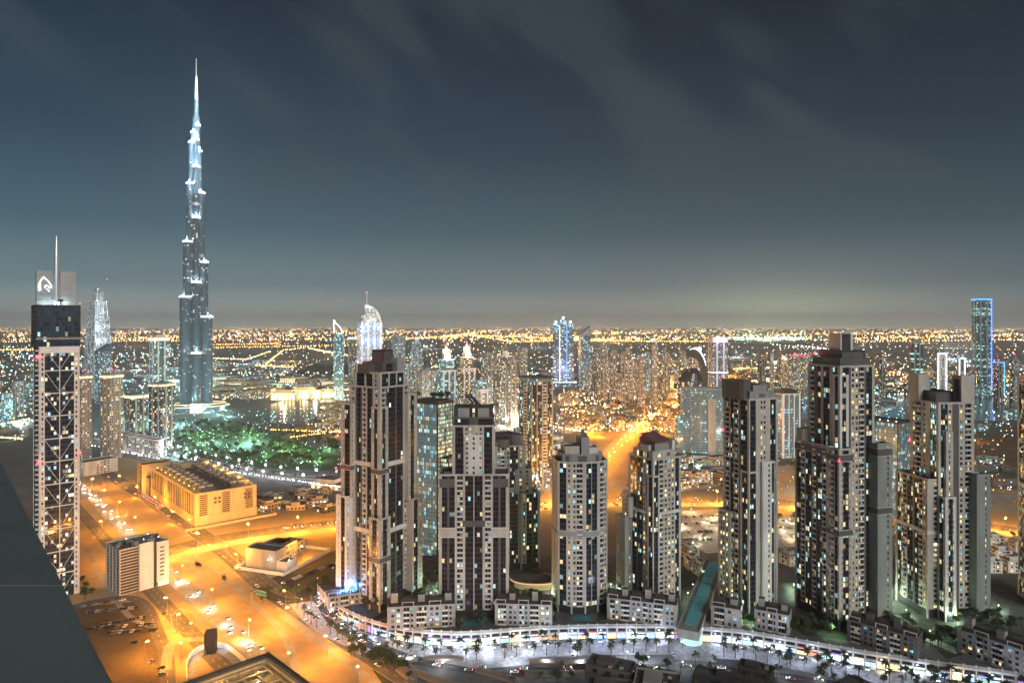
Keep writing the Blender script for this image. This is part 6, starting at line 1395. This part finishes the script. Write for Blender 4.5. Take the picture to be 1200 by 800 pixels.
# white curved hotel row and small white building left
x, y = at(160, 530); t = thing('hotel_terrace', 'white scalloped hotel wing beside the boulevard', 'hotel', (x, y, 0), atan2(-.55, .8))
for q in range(6):
    b = MB(); b.prism(circ(-62 + q * 24, 0, 13, 10, 18), 0, 26, 0, 1, False, 4, 3.6); b.ring(circ(-62 + q * 24, 0, 13, 10, 18), .5, .3, 26, 27.5, 2); b.build('scalloped_bay', [M['f_white'], M['roof'], M['white']], t); pt_light(t, (-62 + q * 24, -14, 4), (.85, .85, 1), 2200, .5, 'wall_wash')
x, y = at(110, 556); T = Tower('clinic_building', 'plain white low building between the braced tower and the boulevard', 'building', x, y + 20, eff=24, wall='beige', lit=.2); T.mass(rect(-28, 14, -12, 12), 0, 17, ['W6 P2 P2 P2 P2 W4', 'W1 P2 P2 W1', 'W1', 'W1 P2 P2 W1'], parapet=1.5); T.done()
x, y = at(390, 437); t = thing('domed_hall', 'big dark vaulted roof on the plain left of the stepped tower', 'hall', (x, y, 0)); b = MB(); n = 16; w_ = 135
for i in range(n):
    a, c = pi * i / n, pi * (i + 1) / n; b.face([(-w_ * cos(a), -60, 46 * sin(a)), (-w_ * cos(c), -60, 46 * sin(c)), (-w_ * cos(c), 90, 46 * sin(c)), (-w_ * cos(a), 90, 46 * sin(a))], 0)
b.face([(-w_ * cos(pi * i / n), -60, 46 * sin(pi * i / n)) for i in range(n + 1)], 1); b.build('vault', [M['metal'], M['f_dark']], t)
x, y = at(1030, 600); t = thing('courtyard_wall', 'dark sunken construction plot wall across the open ground at the right', 'wall', (*at(1165, 560), 0), .1)
b = MB(); b.ring(rect(-36, 46, -40, 40), .8, .8, 0, 9, 0); b.build('hoarding', M['taupe'], t)
# ------------------------------------------------------------------ countless distant lamps
dl = MB(); rl = random.Random(9); lampm = ['sodium', 'warmlamp', 'whitelamp', 'greenlamp', 'teallamp', 'redlamp']
def dot(px, py, m, k=1.0, z=9):
    x, y = at(px, py, z); dl.oct((x, y, z), k * y / F * 1.0, m)
# a warm carpet of street lights to the horizon
for i in range(10500):
    px = rl.uniform(-60, 1260); t_ = rl.random(); py = HY + 2.6 + 15 * t_ ** 1.25
    row = round(py * 1.6) / 1.6 if rl.random() < .6 else py
    if rl.random() < .25 + .75 * (.5 + .5 * sin(px * .021 + row * .9)): 
        g_ = 800 < px < 960; m = rl.choices((0, 1, 2, 3), (6, 4, 1.6, 3 if g_ else .3))[0]; dot(px, row + rl.uniform(-.15, .15), m, .22 + .95 * rl.random() ** 2.6)
def line(p0, p1, n, m, k=1.0, j=.4, z=10):
    n = int(n * .62)
    for i in range(n): t_ = (i + rl.uniform(-.3, .3)) / n; dot(p0[0] + (p1[0] - p0[0]) * t_, p0[1] + (p1[1] - p0[1]) * t_ + rl.uniform(-j, j), m, k * rl.uniform(.6, 1.1), z)
for p0, p1, n, m, k in (((245, 404), (330, 402), 50, 0, .8), ((240, 419), (288, 421), 40, 1, .8), ((288, 421), (318, 411), 30, 1, .9), ((312, 426), (332, 410), 40, 0, 1), ((332, 410), (360, 407), 20, 1, .8), ((362, 408), (412, 417), 46, 1, 1.2), ((300, 428), (345, 430), 40, 0, 1), ((250, 407), (420, 404), 90, 0, .8), ((560, 393), (720, 398), 120, 0, .9), ((600, 400), (720, 398), 90, 0, 1), ((690, 399), (840, 400), 110, 0, .9),
                        ((855, 396), (945, 396), 46, 2, 1.5), ((862, 397.5), (940, 397.5), 40, 3, 1.5), ((905, 403), (990, 413), 30, 2, .8), ((935, 405), (975, 409), 20, 2, .9), ((990, 400), (1200, 398), 90, 0, .9), ((960, 404), (1200, 410), 40, 1, .7), ((1000, 396), (1200, 391), 80, 1, .8), ((0, 400), (220, 399), 110, 1, .8), ((0, 410), (95, 408), 60, 0, 1), ((470, 397), (560, 392), 70, 0, 1), ((520, 394), (600, 385), 70, 1, 1), ((545, 391), (600, 400), 50, 0, 1),
                        ((1015, 440), (1190, 434), 80, 0, 1.0), ((1015, 450), (1190, 447), 80, 0, .9), ((860, 432), (930, 430), 50, 0, 1.2), ((1020, 462), (1190, 461), 60, 2, .8), ((1020, 458), (1060, 470), 20, 4, 1), ((880, 446), (935, 447), 40, 1, 1.1), ((795, 470), (770, 500), 24, 0, 1.3), ((690, 555), (765, 490), 20, 0, 1.5), ((640, 498), (690, 506), 40, 1, .9), ((362, 497), (400, 494), 16, 0, .8), ((318, 503), (400, 506), 46, 0, .9), ((340, 512), (400, 504), 36, 0, .8),
                        ((262, 458), (345, 460), 70, 1, .8), ((250, 452), (350, 450), 60, 3, .6), ((345, 455), (410, 456), 60, 1, 1), ((380, 432), (412, 428), 26, 1, 1.1), ((0, 470), (40, 469), 30, 4, .8), ((0, 497), (36, 490), 22, 1, 1.1), ((0, 512), (28, 514), 20, 1, 1.1), ((100, 520), (200, 540), 40, 2, .8), ((225, 546), (400, 570), 90, 2, .8), ((560, 480), (640, 505), 70, 2, .8), ((640, 470), (650, 520), 40, 1, .9)): line(p0, p1, n, m, k)
def cloud(px0, px1, py0, py1, n, ms, k=.8, z=8):
    for i in range(int(n * 1.9)): dot(rl.uniform(px0, px1), rl.uniform(py0, py1), rl.choice(ms), k * (.35 + .95 * rl.random() ** 2), z)
cloud(655, 800, 455, 505, 420, (0, 0, 1, 1, 2), .85); cloud(450, 650, 430, 500, 330, (1, 1, 2, 2, 4, 0), .75, 14); cloud(690, 850, 415, 460, 200, (0, 1, 2), .8, 14); cloud(860, 1200, 425, 462, 360, (0, 0, 1, 2, 4), .85); cloud(240, 415, 425, 468, 240, (1, 1, 0, 2, 4), .7); cloud(90, 240, 405, 470, 200, (2, 1, 4, 1), .65); cloud(0, 40, 405, 500, 110, (2, 1, 4, 0), .8)
cloud(205, 400, 478, 548, 170, (3, 4, 2, 2, 4), .55, 5); cloud(376, 414, 472, 508, 90, (0, 1), .6); cloud(556, 655, 495, 575, 150, (1, 2, 2, 0), .6); cloud(780, 1190, 495, 575, 300, (0, 0, 1, 2, 4), .6); cloud(1010, 1190, 466, 500, 40, (4, 2), .7); cloud(905, 1190, 560, 640, 60, (0, 1), .5); cloud(240, 330, 395, 404, 60, (5, 1, 0), .6); cloud(395, 600, 400, 430, 120, (0, 1, 2), .6)
cloud(-20, 560, 396, 430, 330, (1, 2, 4, 4, 0), .6); cloud(560, 1220, 398, 428, 420, (0, 0, 1, 2, 4), .6); cloud(100, 400, 425, 470, 160, (4, 2, 1), .6)
o = stuff(dl.build('distant_lamps', [M[k] for k in lampm])); tag(o, 'countless street and window lights scattered over the plain up to the horizon', 'city lights')
# point lights added to brighten ground and haze, standing in for those lamps
for px, py, c_, p_ in [(px_, py_, (1, .88, .68), 1.5e7) for px_ in range(-20, 1240, 60) for py_ in (389,)] + [(300, 402, SOD, 3e6), (395, 414, SOD, 2e6), (620, 396, SOD, 5e6), (720, 400, SOD, 5e6), (900, 398, (.7, 1, .5), 9e6), (1080, 400, SOD, 4e6), (540, 392, SOD, 5e6), (60, 404, SOD, 3e6), (160, 404, SOD, 2e6), (340, 420, SOD, 8e5), (240, 430, (1, .8, .6), 5e5), (160, 430, (1, .8, .6), 5e5), (1000, 445, SOD, 5e5), (1120, 446, SOD, 6e5)] + \
        [(rl.uniform(655, 800), rl.uniform(465, 506), SOD, 120000) for _ in range(20)] + [(rl.uniform(455, 645), rl.uniform(440, 500), (1, .88, .65), 200000) for _ in range(18)] + [(rl.uniform(700, 840), rl.uniform(425, 455), SOD, 240000) for _ in range(10)] + [(rl.uniform(870, 1195), rl.uniform(428, 460), SOD, 420000) for _ in range(12)] + [(rl.uniform(250, 412), rl.uniform(450, 468), (1, .75, .4), 150000) for _ in range(10)] + [(rl.uniform(0, 36), rl.uniform(455, 495), (.7, 1, .95), 110000) for _ in range(5)] + [(rl.uniform(345, 410), rl.uniform(475, 506), SOD, 40000) for _ in range(8)] + [(rl.uniform(560, 650), rl.uniform(500, 570), (.9, .95, 1), 40000) for _ in range(7)] + [(rl.uniform(790, 1190), rl.uniform(505, 570), rl.choice((SOD, (.6, .95, 1))), 90000) for _ in range(14)] + [(rl.uniform(100, 300), rl.uniform(455, 525), (.45, .95, 1), 130000) for _ in range(14)] + [(rl.uniform(10, 330), rl.uniform(415, 450), (.6, .9, 1), 500000) for _ in range(10)] + [(rl.uniform(420, 1200), rl.uniform(404, 422), rl.choice(((.6, .9, 1), (1, .75, .4))), 1.6e6) for _ in range(14)] + [(rl.uniform(860, 1190), rl.uniform(468, 498), (.5, .95, 1), 150000) for _ in range(8)]:
    x, y = at(px, py, 14); pt_light(None, (x, y, 14 if py > 410 else 40), c_, p_, 2, 'town_fill_light')
# ------------------------------------------------------------------ lit halls along the far shore of the lake
for i, (px, py, w, h, lab) in enumerate(((332, 469, 70, 20, 'wide hall with tall golden lit windows at the left end of the lake shore'), (358, 467, 80, 24, 'terraced hall with bright golden arcades in the middle of the lake shore'), (384, 466, 60, 18, 'low hall with a golden lit colonnade at the right end of the lake shore'))):
    x, y = at(px, py); t = thing('lakeside_hall', lab, 'hall', (x, y, 0), -.05 + .05 * i); b = MB(); b.box(-w / 2, w / 2, 0, 26, 0, h, 0, 1); b.box(-w * .3, w * .3, 2, 24, h + .01, h + 8, 0, 1); b.build('wall', [M['sandwall'], M['roof']], t)
    n = w // 9
    for q in range(n):
        a = -w / 2 + 2 + q * (w - 3) / n; g = MB(); g.box(a, a + 6, -.3, -.05, 1.5, h - 4, 0); g.build('window', M['hall_glow'] if 'hall_glow' in M else M.setdefault('hall_glow', emit('hall_glow', (1, .74, .36), 2.6)), t)
    b = MB(); b.box(-w / 2 - 1, w / 2 + 1, -1, -.31, h - 2, h - .6, 0); b.build('light_band', M['tube_warm'], t)
    pt_light(t, (0, -14, 8), (1, .75, .4), 30000, 1, 'shore_light')

# ------------------------------------------------------------------ cafe parasols, planters and kiosks on the promenade
def parasol(x, y, mk, label):
    t = thing('parasol', label, 'parasol', (x, y, .12), rt.uniform(0, 3), 'cafe parasols'); b = MB(); b.tube([(0, 0, 0), (0, 0, 2.6)], .06, 0, 5); b.build('pole', M['metal'], t)
    b = MB(); b.prism(circ(0, 0, 1.7, n=8), 2.25, 2.95, 0, top=circ(0, 0, .1, n=8)); b.build('canopy', M[mk], t)
for fr_ in (FRONT, FRONT2):
    for i, (x, y, h) in enumerate(along(fr_, 20, 8.5, 4.6)):
        r_ = rt.random()
        if r_ < .5:
            mk = rt.choice(('white', 'brown_red', 'canopy')); parasol(x, y, mk, {'white': 'white', 'brown_red': 'dark red', 'canopy': 'brown'}[mk] + ' cafe parasol standing outside the lit shops')
        elif r_ < .85:
            b = MB(); b.box(-2.2, 2.2, -.5, .5, 0, .6, 0); lf = MB()
            t = thing('planter', 'long stone planter with a clipped hedge outside the lit shops', 'planter', (x, y, .12), h, 'promenade planters'); b.build('trough', M['grey'], t)
            for q in range(60):
                c = (rt.uniform(-2, 2), rt.uniform(-.45, .45), rt.uniform(.6, 1.5)); s_ = .25; v1 = [rt.uniform(-1, 1) * s_ for _ in range(3)]; v2 = [rt.uniform(-1, 1) * s_ for _ in range(3)]
                lf.face([tuple(c[k] + v1[k] for k in range(3)), tuple(c[k] + v2[k] for k in range(3)), tuple(c[k] - v1[k] for k in range(3)), tuple(c[k] - v2[k] for k in range(3))], 0)
            lf.build('hedge', M['leaf'], t)
# ------------------------------------------------------------------ the hazy night air over the city
hz, nt, b_ = _nt('haze_air'); nt.nodes.remove(b_); pv = nt.nodes.new('ShaderNodeVolumePrincipled'); pv.inputs['Density'].default_value = HAZE; pv.inputs['Color'].default_value = (.9, .92, .95, 1); pv.inputs['Anisotropy'].default_value = .35
nt.links.new(pv.outputs[0], nt.nodes['Material Output'].inputs['Volume'])
b = MB(); b.prism(rect(-50000, 50000, -50000, 50000), -1, 880, 0); o = stuff(b.build('haze', hz)); tag(o, 'thin bluish night haze lying over the whole city and fading far buildings', 'haze')
